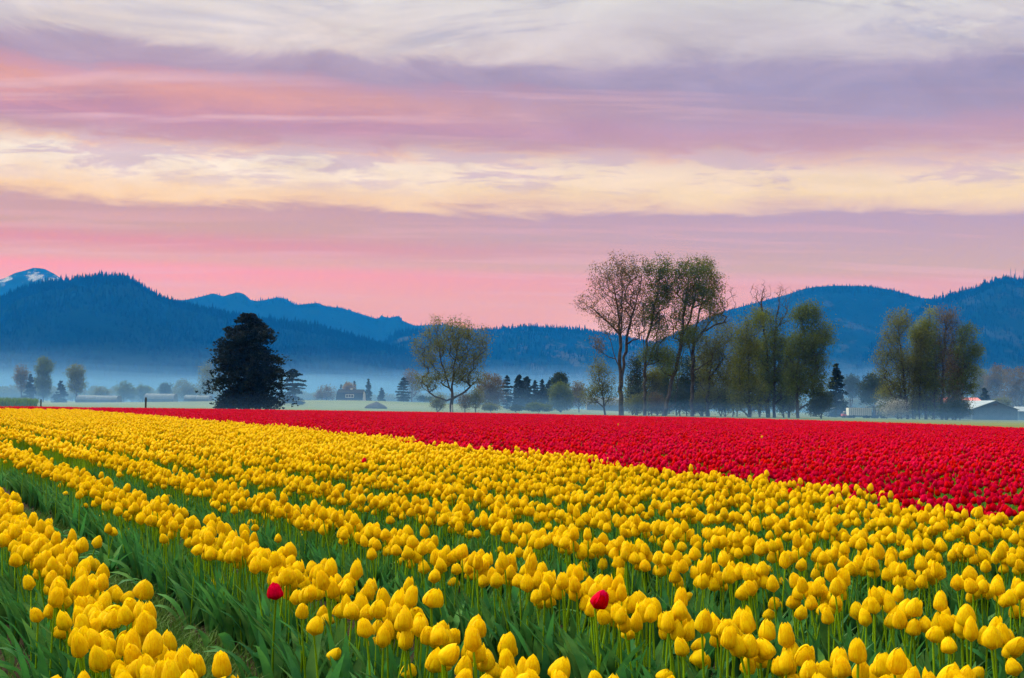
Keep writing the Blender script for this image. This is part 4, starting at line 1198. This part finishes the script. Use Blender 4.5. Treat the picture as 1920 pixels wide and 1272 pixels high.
# utility posts, fence posts, meadow heap, sign
for i, (px, Y, h, lab) in enumerate([(273.5, 160, .95, 'dark wooden post standing at the back of the red field'), (77, 200, .45, 'short dark post beside the tall grass at the left')]):
    g = G(px, Y)
    t_ = link('fence_post', MB().box(-.085, .085, -.085, .085, 0, g[2] + CAMZ + (.42 if i == 0 else .02)).mesh('fence_post', M['wood']), None, g)
    tag(t_, lab, 'post', 'posts at the back of the field')
for i, (px, top_) in enumerate([(1581, 748), (1594, 748)]):
    g = G(px, 350)
    hgt = P(px, top_, 350)[2] - g[2]
    t_ = link('utility_pole', MB().tube((0, 0, 0), (0, 0, hgt), .14, .10, 8).mesh('utility_pole', M['white' if i == 0 else 'wood']), None, g)
    MB().box(-.7, .7, -.06, .06, hgt * .9, hgt * .9 + .12).build('crossarm', M['wood'], t_)
    tag(t_, ['pale utility pole behind the low grey shed', 'dark utility pole behind the white trailer'][i], 'pole', 'utility poles by the sheds')
g = G(705, 300)
n1, n2 = 26, 10
hv = []
for a in range(n2):
    for b in range(n1):
        t_, ph_ = a / (n2 - 1), b * 2 * math.pi / n1
        rr = 1 - t_ ** 1.6
        hv.append((2.5 * rr * math.cos(ph_), 2.0 * rr * math.sin(ph_), -.05 + 1.5 * t_ ** .8 * (1 + .12 * mnoise.noise(Vector((math.cos(ph_) * 1.5, math.sin(ph_) * 1.5, t_ * 2))))))
hq = [(a * n1 + b, a * n1 + (b + 1) % n1, (a + 1) * n1 + (b + 1) % n1, (a + 1) * n1 + b) for a in range(n2 - 1) for b in range(n1)]
tag(link('soil_heap', mesh_np('soil_heap', hv, [np.array(hq)], M['mound']), None, g), 'dark rounded heap in the meadow in front of the house', 'heap')


# ------------------------------------------------------------------ tulips
def petal(r, R, H, th0, inner, nu, nv, tipout=0.0, hs=1.0):
    v_ = np.linspace(0, 1, nv) ** .9
    u_ = np.linspace(-1, 1, nu)
    f = np.interp(v_, [0, .05, .14, .3, .5, .7, .85, .95, 1], [.16, .60, .90, 1, .94, .76, .53, .31, .13])
    hw = np.radians(np.interp(v_, [0, .15, .35, .6, .8, .92, 1], [50, 66, 74, 66, 48, 28, 5]))
    rad = R * (.90 if inner else 1.0) * f + R * tipout * np.clip(v_ - .55, 0, 1) ** 1.5
    U, V = np.meshgrid(u_, v_)
    th = th0 + U * hw[:, None]
    rr = rad[:, None] * (1 + .05 * U ** 2 - .035 * np.cos(U * 9.0) * (V > .1) * .5)
    z = H * hs * V - H * .02 * (1 - V) + .0 * U
    return np.stack([rr * np.cos(th), rr * np.sin(th), z], -1).reshape(-1, 3), grid_quads(nv, nu)


def leaf_shape(r, L, Wd, bend, az, nv=6, twist=0.0, off=0.008):
    """a tulip leaf: folded along the midrib, rising and arching outwards"""
    s = np.linspace(0, 1, nv)
    ang = math.radians(8) + bend * s ** 1.5
    ds = L / (nv - 1)
    x = np.concatenate([[0], np.cumsum(np.sin(ang[1:]) * ds)]) + off
    z = np.concatenate([[0], np.cumsum(np.cos(ang[1:]) * ds)])
    wd = Wd * np.interp(s, [0, .2, .45, .75, .92, 1], [.45, .9, 1, .72, .34, .02])
    fold = np.interp(s, [0, .3, 1], [.7, .42, .2])
    vs = []
    for k in range(nv):
        nx, nz = np.cos(ang[k]), -np.sin(ang[k])
        tw = twist * s[k]
        for j in (-1, 0, 1):
            lat = j * wd[k] / 2
            up = abs(j) * wd[k] / 2 * fold[k]
            vs.append((x[k] - nx * up, lat * math.cos(tw), z[k] - nz * up + lat * math.sin(tw)))
    vs = np.array(vs)
    c, s_ = math.cos(az), math.sin(az)
    vs = np.stack([vs[:, 0] * c - vs[:, 1] * s_, vs[:, 0] * s_ + vs[:, 1] * c, vs[:, 2]], 1)
    return vs, grid_quads(nv, 3)


def stem_shape(r, h, n=6, nz=5, rad=.0034):
    bx, by = r.normal(0, .018, 2)
    s = np.linspace(0, 1, nz)
    cx_, cy_ = bx * s ** 2, by * s ** 2
    an = np.arange(n) * 2 * math.pi / n
    v = np.stack([np.stack([cx_[k] + rad * np.cos(an), cy_[k] + rad * np.sin(an), np.full(n, h * s[k])], 1) for k in range(nz)]).reshape(-1, 3)
    q = [(k * n + i, k * n + (i + 1) % n, (k + 1) * n + (i + 1) % n, (k + 1) * n + i) for k in range(nz - 1) for i in range(n)]
    return v, np.array(q), np.array([bx, by, h])


def rot_tilt(ax, ay, az):
    return np.array((Matrix.Rotation(az, 3, 'Z') @ Matrix.Rotation(ay, 3, 'Y') @ Matrix.Rotation(ax, 3, 'X')))


SHAPE = {}


def bloom_params(r):
    R = .0272 * r.uniform(.86, 1.1)
    H = .065 * r.uniform(.88, 1.12)
    to = r.normal(0, .10, 6).clip(-.12, .3)
    hs_ = r.uniform(.93, 1.04, 6)
    kind_ = r.random()
    SHAPE['last'] = 'opening' if kind_ < .22 else 'loose-petalled' if kind_ < .45 else 'slim tight' if kind_ < .6 else 'plump closed'
    if kind_ < .22:                       # opening bloom
        to = to + r.uniform(.35, .8)
    elif kind_ < .45:                     # one petal standing away from the bud
        to[int(r.integers(0, 3))] += r.uniform(.7, 1.5)
        hs_[int(r.integers(0, 3))] *= 1.1
    elif kind_ < .6:                      # slim tight bud
        R *= .84
        H *= 1.06
    return R, H, r.uniform(0, 6.28), to, hs_


STEMH = .40


def tulip_mesh(name, seed, pm, nu, nv, nleaf, leafv, stem_n, stem_z, bloom_scale=1.0):
    """a whole tulip in one mesh, for the plants farther back"""
    r = np.random.default_rng(seed)
    mb_v, mb_f, mi, off = [], [], [], 0
    h = STEMH * r.uniform(.93, 1.06)
    sv, sq, topp = stem_shape(r, h, stem_n, stem_z)
    parts = [(sv, sq, 1)]
    R, H, a0, to, hs_ = bloom_params(r)
    rm_ = rot_tilt(r.normal(0, .18), r.normal(0, .18), 0)
    for k in range(6):
        pv, pq = petal(r, R * bloom_scale, H * bloom_scale, a0 + (k % 3) * 2.094 + (0 if k < 3 else 1.047), k >= 3, nu, nv, to[k], hs_[k])
        parts.append((pv @ rm_.T + topp, pq, 0))
    for k in range(nleaf):
        lv, lq = leaf_shape(r, r.uniform(.26, .38), r.uniform(.030, .052), r.uniform(.12, .90), k * 2.4 + r.normal(0, .5), leafv, r.normal(0, .4))
        parts.append((lv, lq, 2))
    for v, q_, m in parts:
        mb_v.append(v)
        mb_f.append(q_ + off)
        mi.append(m)
        off += len(v)
    return mesh_np(name, np.vstack(mb_v), mb_f, [pm, M['stem'], M['leaf']], mi)


def tulip_thing(name, seed, pm, streak=None):
    """a tulip with its parts: stem, leaves, bloom (inner petals) with three outer petals"""
    r = np.random.default_rng(seed)
    root = link(name, None)
    h = STEMH * r.uniform(.95, 1.05)
    sv, sq, topp = stem_shape(r, h, 7, 6, .0036)
    link('stem', mesh_np('stem', sv, [sq], M['stem']), root)
    for k in range(3):
        lv, lq = leaf_shape(r, r.uniform(.27, .38), r.uniform(.032, .054), r.uniform(.12, .90), k * 2.3 + r.normal(0, .5), 8, r.normal(0, .4))
        link('leaf', mesh_np('leaf', lv, [lq], M['leaf']), root)
    R, H, a0, to, hs_ = bloom_params(r)
    SHAPE[root.name] = SHAPE['last']
    if pm is M['red']:                    # cup-shaped, opening at the top
        R, H, to = .026, .062, np.abs(r.normal(.75, .15, 6))
    vs, qs_, off = [], [], 0
    for k in range(3):
        pv, pq = petal(r, R, H, a0 + k * 2.094 + 1.047, True, 7, 8, to[k + 3], hs_[k + 3])
        vs.append(pv)
        qs_.append(pq + off)
        off += len(pv)
    bl = link('bloom', mesh_np('bloom', np.vstack(vs), qs_, pm), root, topp)
    bl.rotation_euler = (r.normal(0, .19), r.normal(0, .19), 0)
    for k in range(3):
        pv, pq = petal(r, R, H, a0 + k * 2.094, False, 7, 8, to[k], hs_[k])
        link('petal', mesh_np('petal', pv, [pq], streak if (streak and k == 0) else pm), bl)
    return root


def copy_tree(o, parent=None):
    c = o.copy()
    bpy.context.scene.collection.objects.link(c)
    if parent is not None:
        c.parent = parent
        c.matrix_parent_inverse = o.matrix_parent_inverse.copy()
    for ch in kids.get(o.name, []):
        copy_tree(ch, c)
    return c


# field layout: row direction runs to the vanishing point left of the frame
VA = math.atan((CX + 220) / F)
RD = np.array([-math.sin(VA), math.cos(VA)])
RN = np.array([math.cos(VA), math.sin(VA)])
U0, DU = 0.72, 0.88
bnd = np.array([(3.5, 7.0), (8, 7.5), (11.5, 8.1), (18, 8.9), (35, 10.4), (60, 11.4), (100, 12.4), (200, 13.5)])


def is_red(u, s):
    return (u > np.interp(s, bnd[:, 0], bnd[:, 1])) | (s > 99)


edge_px = np.array([(-400, 120), (0, 122), (320, 135), (640, 143), (960, 143), (1440, 118), (1920, 74), (2300, 60)])


def far_ok(px, d):
    return d < np.interp(px, edge_px[:, 0], edge_px[:, 1])


r = np.random.default_rng(5)
cells_near, cells_far = [], []
for k in range(-3, 114):
    uc = U0 + k * DU
    s = np.arange(-2, 175, .5)
    jit = np.array([.05 * mnoise.noise(Vector((v * .35, k * 3.1, 0))) for v in s])
    u = uc + jit
    x, y = u * RN[0] + s * RD[0], u * RN[1] + s * RD[1]
    ok = y > 1.6
    px = CX + F * x / np.maximum(y, .1)
    ok &= (px > -260 - 6500 / np.maximum(y, 1)) & (px < 2200 + 6500 / np.maximum(y, 1)) & far_ok(px, y)
    for a, b, c, d, p_ in zip(x[ok], y[ok], u[ok], s[ok], px[ok]):
        (cells_near if b < 17 else cells_far).append((a, b, c, d, k))
cells_near, cells_far = np.array(cells_near), np.array(cells_far)

# every tulip within 17 m on its own
per = 29
n = len(cells_near)
cu = np.repeat(cells_near[:, 2], per)
cs_ = np.repeat(cells_near[:, 3], per) + r.uniform(0, .5, n * per)
ck = np.repeat(cells_near[:, 4], per).astype(int)
lat = np.clip(r.normal(0, .062, n * per), -.17, .17)
red = is_red(cu + lat, cs_)
lat = np.where(red, r.uniform(-.44, .44, n * per), lat)            # the red rows are broader
strag = r.random(n * per) < .02
lat = np.where(strag & ~red, r.uniform(-.32, .32, n * per), lat)
# patchy density along the rows
pd = np.array([mnoise.noise(Vector((s_ * .9, k_ * 2.7, 5))) for s_, k_ in zip(cs_, ck)])
keep = r.random(n * per) < (.92 + .35 * pd)
uu, ss, kk, red = (cu + lat)[keep], cs_[keep], ck[keep], red[keep]
tx, ty = uu * RN[0] + ss * RD[0], uu * RN[1] + ss * RD[1]
hsc = np.clip(r.normal(1.0, .070, len(tx)), .76, 1.2)
low_ = r.random(len(tx)) < .05
hsc = np.where(low_, hsc * r.uniform(.62, .85, len(tx)), hsc)
tp = np.stack([tx, ty, np.full(len(tx), .006)], 1)
bpos = tp + np.stack([0 * tx, 0 * tx, (STEMH + .03) * hsc], 1)
bpx, bqy, bd_ = proj(bpos)
inview = (bpx > -8) & (bpx < 1928) & (bqy < 1290)
# clear a little room round the singled-out flowers
SPECIAL = [('red_tulip', 516, 1108, 1.0, 'lone red tulip in the yellow row above the weedy furrow', 'red', None),
           ('red_tulip', 1123, 1143, 1.06, 'red tulip among the crowded yellow blooms near the bottom centre', 'red', None),
           ('red_tulip', 682, 868, 1.06, 'tiny red bloom amid the yellow rows, below the red field', 'red', None),
           ('yellow_tulip', 815, 1125, 1.12, 'big square-topped yellow tulip standing apart in the bottom centre', 'yellow', None),
           ('yellow_tulip', 218, 1100, 1.08, 'large tilted yellow tulip leaning out over the weedy furrow', 'yellow', None),
           ('yellow_tulip', 320, 968, 1.02, 'yellow tulip with an orange flush in the row above the furrow', 'streak', None),
           ('yellow_tulip', 5, 947, 1.05, 'yellow tulip streaked red at the left edge of the picture', 'streak', None),
           ('yellow_tulip', 207, 990, .86, 'yellow tulip of the loose pair beside the furrow, right one', 'yellow', None),
           ('yellow_tulip', 199, 999, .80, 'yellow tulip of the loose pair beside the furrow, left one', 'yellow', None)]
spos = []
for (_, px, py, sc, *_r) in SPECIAL:
    zc = (STEMH + .03) * sc
    d = ray(px, py)
    tt = (zc - CAMZ) / d[2]
    spos.append(np.array([0, 0, CAMZ]) + d * tt)
spos = np.array(spos)
clear = np.ones(len(tp), bool)
for sp, (_, px, py, *_r) in zip(spos, SPECIAL):
    rad_px = F * (.068 if px == 1123 else .042 if px in (516, 815, 218) else .03) / sp[1]
    clear &= ~((np.hypot(bpx - px, (bqy - py) * .8) < rad_px) & (bd_ < sp[1] + .06))
tp, bpx, bqy, bd_, inview, red, kk, hsc = tp[clear], bpx[clear], bqy[clear], bd_[clear], inview[clear], red[clear], kk[clear], hsc[clear]

order = np.argsort(bd_)
iy = [i for i in order if inview[i] and not red[i]][:294]
ir = [i for i in order if inview[i] and red[i]][:297]
single = np.zeros(len(tp), bool)
single[iy] = True
single[ir] = True

rowlab = {0: 'bottom-left row', 1: 'second row from bottom left', 2: 'third row from bottom left', 3: 'fourth row from bottom left'}
spx = np.array([[q_[1], q_[2]] for q_ in SPECIAL])
near_lab = {0: 'beside the lone red tulip', 1: 'beside the bottom centre red tulip', 3: 'beside the big square-topped tulip', 4: 'beside the large leaning tulip', 7: 'near the loose pair by the furrow'}
protosY = [tulip_thing('yellow_tulip', 1000 + i, M['yellow']) for i in range(14)]
protosR = [tulip_thing('red_tulip', 1100, M['red']), tulip_thing('red_tulip', 1101, M['red']), tulip_thing('red_tulip', 1102, M['red'])]
protosS = [tulip_thing('yellow_tulip', 1200, M['yellow'], M['streak']), tulip_thing('yellow_tulip', 1201, M['yellow'], M['streak'])]
bpy.context.view_layer.update()
kids = {}
for o in list(bpy.data.objects):
    if o.parent is not None:
        kids.setdefault(o.parent.name, []).append(o)

used = set()
for j, i in enumerate(iy):
    pr = protosY[j % 14]
    o = pr if pr.name not in used else copy_tree(pr)
    used.add(pr.name)
    o.location = tuple(tp[i])
    q = float(hsc[i])
    o.rotation_euler = (r.normal(0, .05), r.normal(0, .05), r.uniform(0, 6.28))
    g_ = r.uniform(.92, 1.10)
    o.scale = (g_, g_, q)
    row = rowlab.get(int(kk[i]), 'a row farther right')
    dsp = np.hypot(spx[:, 0] - bpx[i], spx[:, 1] - bqy[i])
    n_ = int(np.argmin(np.where(np.isin(np.arange(len(spx)), list(near_lab)), dsp, 1e9)))
    where = near_lab[n_] + ',' if dsp[n_] < 62 else 'cut by the bottom edge,' if bqy[i] > 1238 else 'near the left edge,' if bpx[i] < 70 else 'near the right edge,' if bpx[i] > 1845 else ''
    if len(where.split()) > 5 and q < .80:
        row = row.replace(' from bottom left', '')
    txt = ' '.join((('low-set ' if q < .80 else '') + SHAPE[pr.name] + ' yellow tulip ' + where + ' in the ' + row).split())
    if len(txt.replace('-', ' ').split()) > 16:
        txt = txt.replace(' from bottom left', '')
    tag(o, txt, 'yellow tulip', 'yellow tulips in the front rows')
si = {'red': 0, 'streak': 0, 'yellow': 0}
for sp, (nm, px, py, sc, lab, kd, _) in zip(spos, SPECIAL):
    if kd == 'red':
        o = protosR[si[kd]]
    elif kd == 'streak':
        o = protosS[si[kd]]
    else:
        o = copy_tree(protosY[3 + si[kd]])
    si[kd] += 1
    o.location = (sp[0], sp[1], .006)
    tl = -.0
    big = 1.28 if 'big' in lab or 'large' in lab else (1.2 if kd == 'red' else 1.0)
    o.scale = (big, big, sc * (1.0 if big == 1 else 1.03))
    o.rotation_euler = (0, .22 if 'tilted' in lab else 0.0, 0) if 'tilted' in lab else (r.normal(0, .04), r.normal(0, .04), r.uniform(0, 6.28))
    tag(o, lab, 'red tulip' if kd == 'red' else 'yellow tulip', 'stray red tulips among the yellow rows' if kd == 'red' else 'yellow tulips in the front rows')

midY = [tulip_mesh('yellow_tulip_plant', 2000 + i, M['yellow'], 5, 6, 4, 5, 4, 3) for i in range(12)]
midR = [tulip_mesh('red_tulip_plant', 2100 + i, M['red'], 5, 6, 2, 4, 3, 2) for i in range(10)]
rt_ = np.stack([r.normal(0, .07, len(tp)), r.normal(0, .07, len(tp)), r.uniform(0, 6.28, len(tp))], 1)
for j, i in enumerate(ir):
    o = link('red_tulip', midR[j % 10], None, tp[i])
    o.rotation_euler = tuple(rt_[i])
    o.scale = (1, 1, float(hsc[i] * .94))
    tag(o, ('red tulip at the right edge, in the near border of the red field' if bpx[i] > 1800 else 'red tulip beside the yellow rows, in the right part of the red border' if bpx[i] > 1600 else 'red tulip beside the yellow rows, farther left along the red border'), 'red tulip', 'red tulips at the near edge of the red field')
for nm, msk, ms_, lab in (('yellow_tulips', ~single & ~red, midY, 'rows of yellow tulips behind the nearest blooms'), ('red_tulips', ~single & red, midR, 'dense red tulips behind the near edge of the red field')):
    idx = np.where(msk)[0]
    g_ = r.uniform(.9, 1.12, len(idx))
    scatter(nm, tp[idx], rt_[idx], np.stack([g_, g_, hsc[idx] * (.94 if nm[0] == 'r' else 1)], 1), r.integers(0, len(ms_), len(idx)), [proto(m.name, m) for m in ms_], lab)

# half-metre stretches of row farther back
def clump_mesh(name, seed, pm, broad):
    r = np.random.default_rng(seed)
    vs, fs, mi, off = [], [], [], 0
    an = np.arange(5) * 2 * math.pi / 5
    for k in range(34 if broad else 26):
        x = r.uniform(-.44, .44) if broad else np.clip(r.normal(0, .058), -.16, .16)
        y = r.uniform(0, .5)
        hq_ = STEMH * np.clip(r.normal(1, .10), .6, 1.25) * (.94 if broad else 1)
        R, H = .0265 * r.uniform(.9, 1.15), .066 * r.uniform(.88, 1.15)
        a = r.uniform(0, 6.28)
        bx, by = r.normal(0, .012, 2)
        rings = [(.02, .3), (.25, 1.0), (.55, .98), (.82, .62)]
        v = []
        for zz, f in rings:
            rr = R * f * r.uniform(.9, 1.1, 5)
            v.append(np.stack([x + bx + bx * zz + rr * np.cos(an + a), y + by + by * zz + rr * np.sin(an + a), np.full(5, hq_ + H * zz)], 1))
        v = np.vstack(v + [[[x + 2 * bx, y + 2 * by, hq_ + H]]])
        i = np.arange(5)
        j = (i + 1) % 5
        q = np.vstack([np.stack([i + 5 * m, j + 5 * m, j + 5 * m + 5, i + 5 * m + 5], 1) for m in range(3)])
        tr = np.stack([i + 15, j + 15, np.full(5, 20)], 1)
        vs.append(v)
        fs += [q + off, tr + off]
        mi += [0, 0]
        off += len(v)
        v, q = prisms(np.array([[x, y, 0.]]), np.array([[x + bx, y + by, hq_ + .002]]), np.array([.004]), np.array([.0035]), 3)
        vs.append(v)
        fs.append(q + off)
        mi.append(1)
        off += len(v)
        lv, lq = leaf_shape(r, r.uniform(.2, .31), r.uniform(.03, .05), r.uniform(.25, 1.3), r.uniform(0, 6.28), 4, 0)
        vs.append(lv + [x, y, 0])
        fs.append(lq + off)
        mi.append(2)
        off += len(lv)
    return mesh_np(name, np.vstack(vs), fs, [pm, M['stem'], M['leaf']], mi)


fred = is_red(cells_far[:, 2], cells_far[:, 3])
for nm, msk, pm, broad, lab in (('far_yellow_tulips', ~fred, M['yellow'], False, 'far rows of yellow tulips running to the left'), ('far_red_tulips', fred, M['red'], True, 'far red tulip field reaching to the trees')):
    c = cells_far[msk]
    prs = [proto('%s_stretch_%d' % (nm, i), clump_mesh(nm + '_stretch', 3000 + i + 50 * broad, pm, broad)) for i in range(14)]
    flip = r.random(len(c)) < .5
    # a row stretch starts at its cell and runs along RD; the flipped ones start half a metre on and run back
    pz = np.zeros((len(c), 3))
    pz[:, 0] = c[:, 0] + np.where(flip, .5 * RD[0], 0)
    pz[:, 1] = c[:, 1] + np.where(flip, .5 * RD[1], 0)
    pz[:, 2] = .006
    rot = np.zeros((len(c), 3))
    rot[:, 2] = VA + np.where(flip, math.pi, 0)
    hz_ = 1 + .06 * np.array([mnoise.noise(Vector((p[0] * .4, p[1] * .4, 1.7))) for p in pz]) + r.normal(0, .03, len(c))
    scatter(nm, pz, rot, np.stack([np.ones(len(c)), np.ones(len(c)), hz_], 1), r.integers(0, 14, len(c)), prs, lab)

# stray yellow blooms in the red field
for k, (px, py) in enumerate([(1427, 823), (942, 808), (1160, 799), (416, 770)]):
    d = ray(px, py)
    tt = (.45 - CAMZ) / d[2]
    p = np.array([0, 0, CAMZ]) + d * tt
    o = link('yellow_tulip', midY[k], None, (p[0], p[1], .006))
    o.scale = (1.15, 1.15, 1.13)
    tag(o, ['stray yellow tulip alone in the red field, right of the middle', 'stray yellow tulip alone in the red field below the round tree', 'stray yellow tulip alone in the red field below the tallest cottonwood', 'stray yellow tulip in the red field below the dark conifer'][k], 'yellow tulip', 'stray yellow tulips in the red field')

# ------------------------------------------------------------------ field soil, furrow weeds
fx = np.unique(np.concatenate([np.linspace(-75, 60, 70), np.arange(-4, 6, .07)]))
fy = np.unique(np.concatenate([np.linspace(.5, 150, 80), np.arange(2.2, 9, .07)]))
FX, FY = np.meshgrid(fx, fy)
FU = FX * RN[0] + FY * RN[1]
ph_ = (FU - U0) / DU
rid = .5 + .5 * np.cos(2 * math.pi * ph_)
nzv = np.array([mnoise.fractal(Vector((a * 4, b * 4, 2.2)), .8, 2, 4) for a, b in zip(FX.ravel(), FY.ravel())]).reshape(FX.shape)
nearw = (1 - sstep(FY, 8, 14))
FZ = .004 + nearw * (.012 * np.clip(nzv, -.3, 1.2) + .0 * rid + .004)
keepf = far_ok(CX + F * FX / FY, FY * .985)
qd = grid_quads(len(fy), len(fx))
kq = keepf.ravel()[qd].all(1)
fv = np.stack([FX.ravel(), FY.ravel(), FZ.ravel()], 1)
tag(link('field', mesh_np('field', fv, [qd[kq]], M['soil'])), 'dark soil of the tulip field under the rows', kind='structure')


def blades(n, x, y, h0, h1, r, w=.0035, z=.006):
    az = r.uniform(0, 6.28, n)
    h = r.uniform(h0, h1, n)
    ln = r.normal(0, .45, (n, 2)) * h[:, None]
    b = np.stack([x, y, np.full(n, z)], 1)
    side_ = np.stack([np.cos(az), np.sin(az), 0 * az], 1) * w * r.uniform(.6, 1.5, (n, 1))
    mid = b + np.stack([ln[:, 0] * .3, ln[:, 1] * .3, h * .6], 1)
    tip = b + np.stack([ln[:, 0], ln[:, 1], h * r.uniform(.75, 1, n)], 1)
    v = np.stack([b - side_, b + side_, mid + side_ * .8, mid - side_ * .8, tip], 1).reshape(-1, 3)
    o = np.arange(n)[:, None] * 5
    return v, [np.array([[0, 1, 2, 3]]) + o, np.array([[3, 2, 4]]) + o]


nb = 60000
bu, bs = [], []
kf = r.integers(0, 9, nb)
kf = np.where(r.random(nb) < .62, 0, kf)
kf = np.where(r.random(nb) < .15, -1, kf)
bu = U0 + (kf + .5) * DU + r.normal(0, .13, nb)
bs = np.where(kf == 0, r.uniform(1.0, 14, nb), r.uniform(-1, 16, nb))
gx, gy = bu * RN[0] + bs * RD[0], bu * RN[1] + bs * RD[1]
pn = np.array([mnoise.noise(Vector((a * 2.2, b * 2.2, 8.8))) for a, b in zip(gx, gy)])
kp = (gy > 2.2) & (pn > -.42)
v, f = blades(int(kp.sum()), gx[kp], gy[kp], .035, .15, r)
tag(link('grass', mesh_np('grass', v, f, M['grass'])), 'short weedy grass growing in the furrows between the tulip rows', kind='stuff')

# fallen and sprawling tulip leaves along the furrow edges
vs, fs, off = [], [], 0
for k in range(420):
    kf_ = 0 if k < 110 else (-1 if k < 230 else int(r.integers(1, 7)))
    sd = 1 if r.random() < .5 else -1
    if kf_ < 0:
        sd = -1
    u = U0 + (kf_ + (1 if sd < 0 else 0)) * DU + sd * r.uniform(.13, .25)
    s_ = r.uniform(.5, 12)
    x, y = u * RN[0] + s_ * RD[0], u * RN[1] + s_ * RD[1]
    if y < 2.3:
        continue
    lv, lq = leaf_shape(r, r.uniform(.2, .32), r.uniform(.035, .06), r.uniform(1.2, 2.0), math.atan2(RN[1] * sd, RN[0] * sd) + r.normal(0, .6), 7, r.normal(0, .5))
    vs.append(lv + [x, y, .008])
    fs.append(lq + off)
    off += len(lv)
tag(link('leaves', mesh_np('leaves', np.vstack(vs), fs, M['leaf'])), 'broad tulip leaves sprawling along the furrow edges', kind='stuff')

# pale grass verge at the back of the field, tall grass on the left
nv_ = 24000
px = r.uniform(-100, 2020, nv_)
Yv = np.interp(px, edge_px[:, 0], edge_px[:, 1]) + 1.0 + r.random(nv_) ** 1.5 * 22
gx = (px - CX) / F * Yv
v, f = blades(nv_, gx, Yv, .15, .40, r, w=.035)
M['verge'] = mat_basic('verge_grass', (0.11, 0.16, 0.06), (0.18, 0.22, 0.10), .6, .8, .1, .2, .2)
tag(link('verge_grass', mesh_np('verge_grass', v, f, M['verge'])), 'pale grass verge along the back edge of the red field', kind='stuff')
nv_ = 5000
px = r.uniform(-60, 72, nv_)
Yv = r.uniform(215, 245, nv_)
v, f = blades(nv_, (px - CX) / F * Yv, Yv, .9, 1.65, r, w=.05)
tag(link('tall_grass', mesh_np('tall_grass', v, f, M['grass'])), 'strip of tall green grass behind the field at the left edge', kind='stuff')
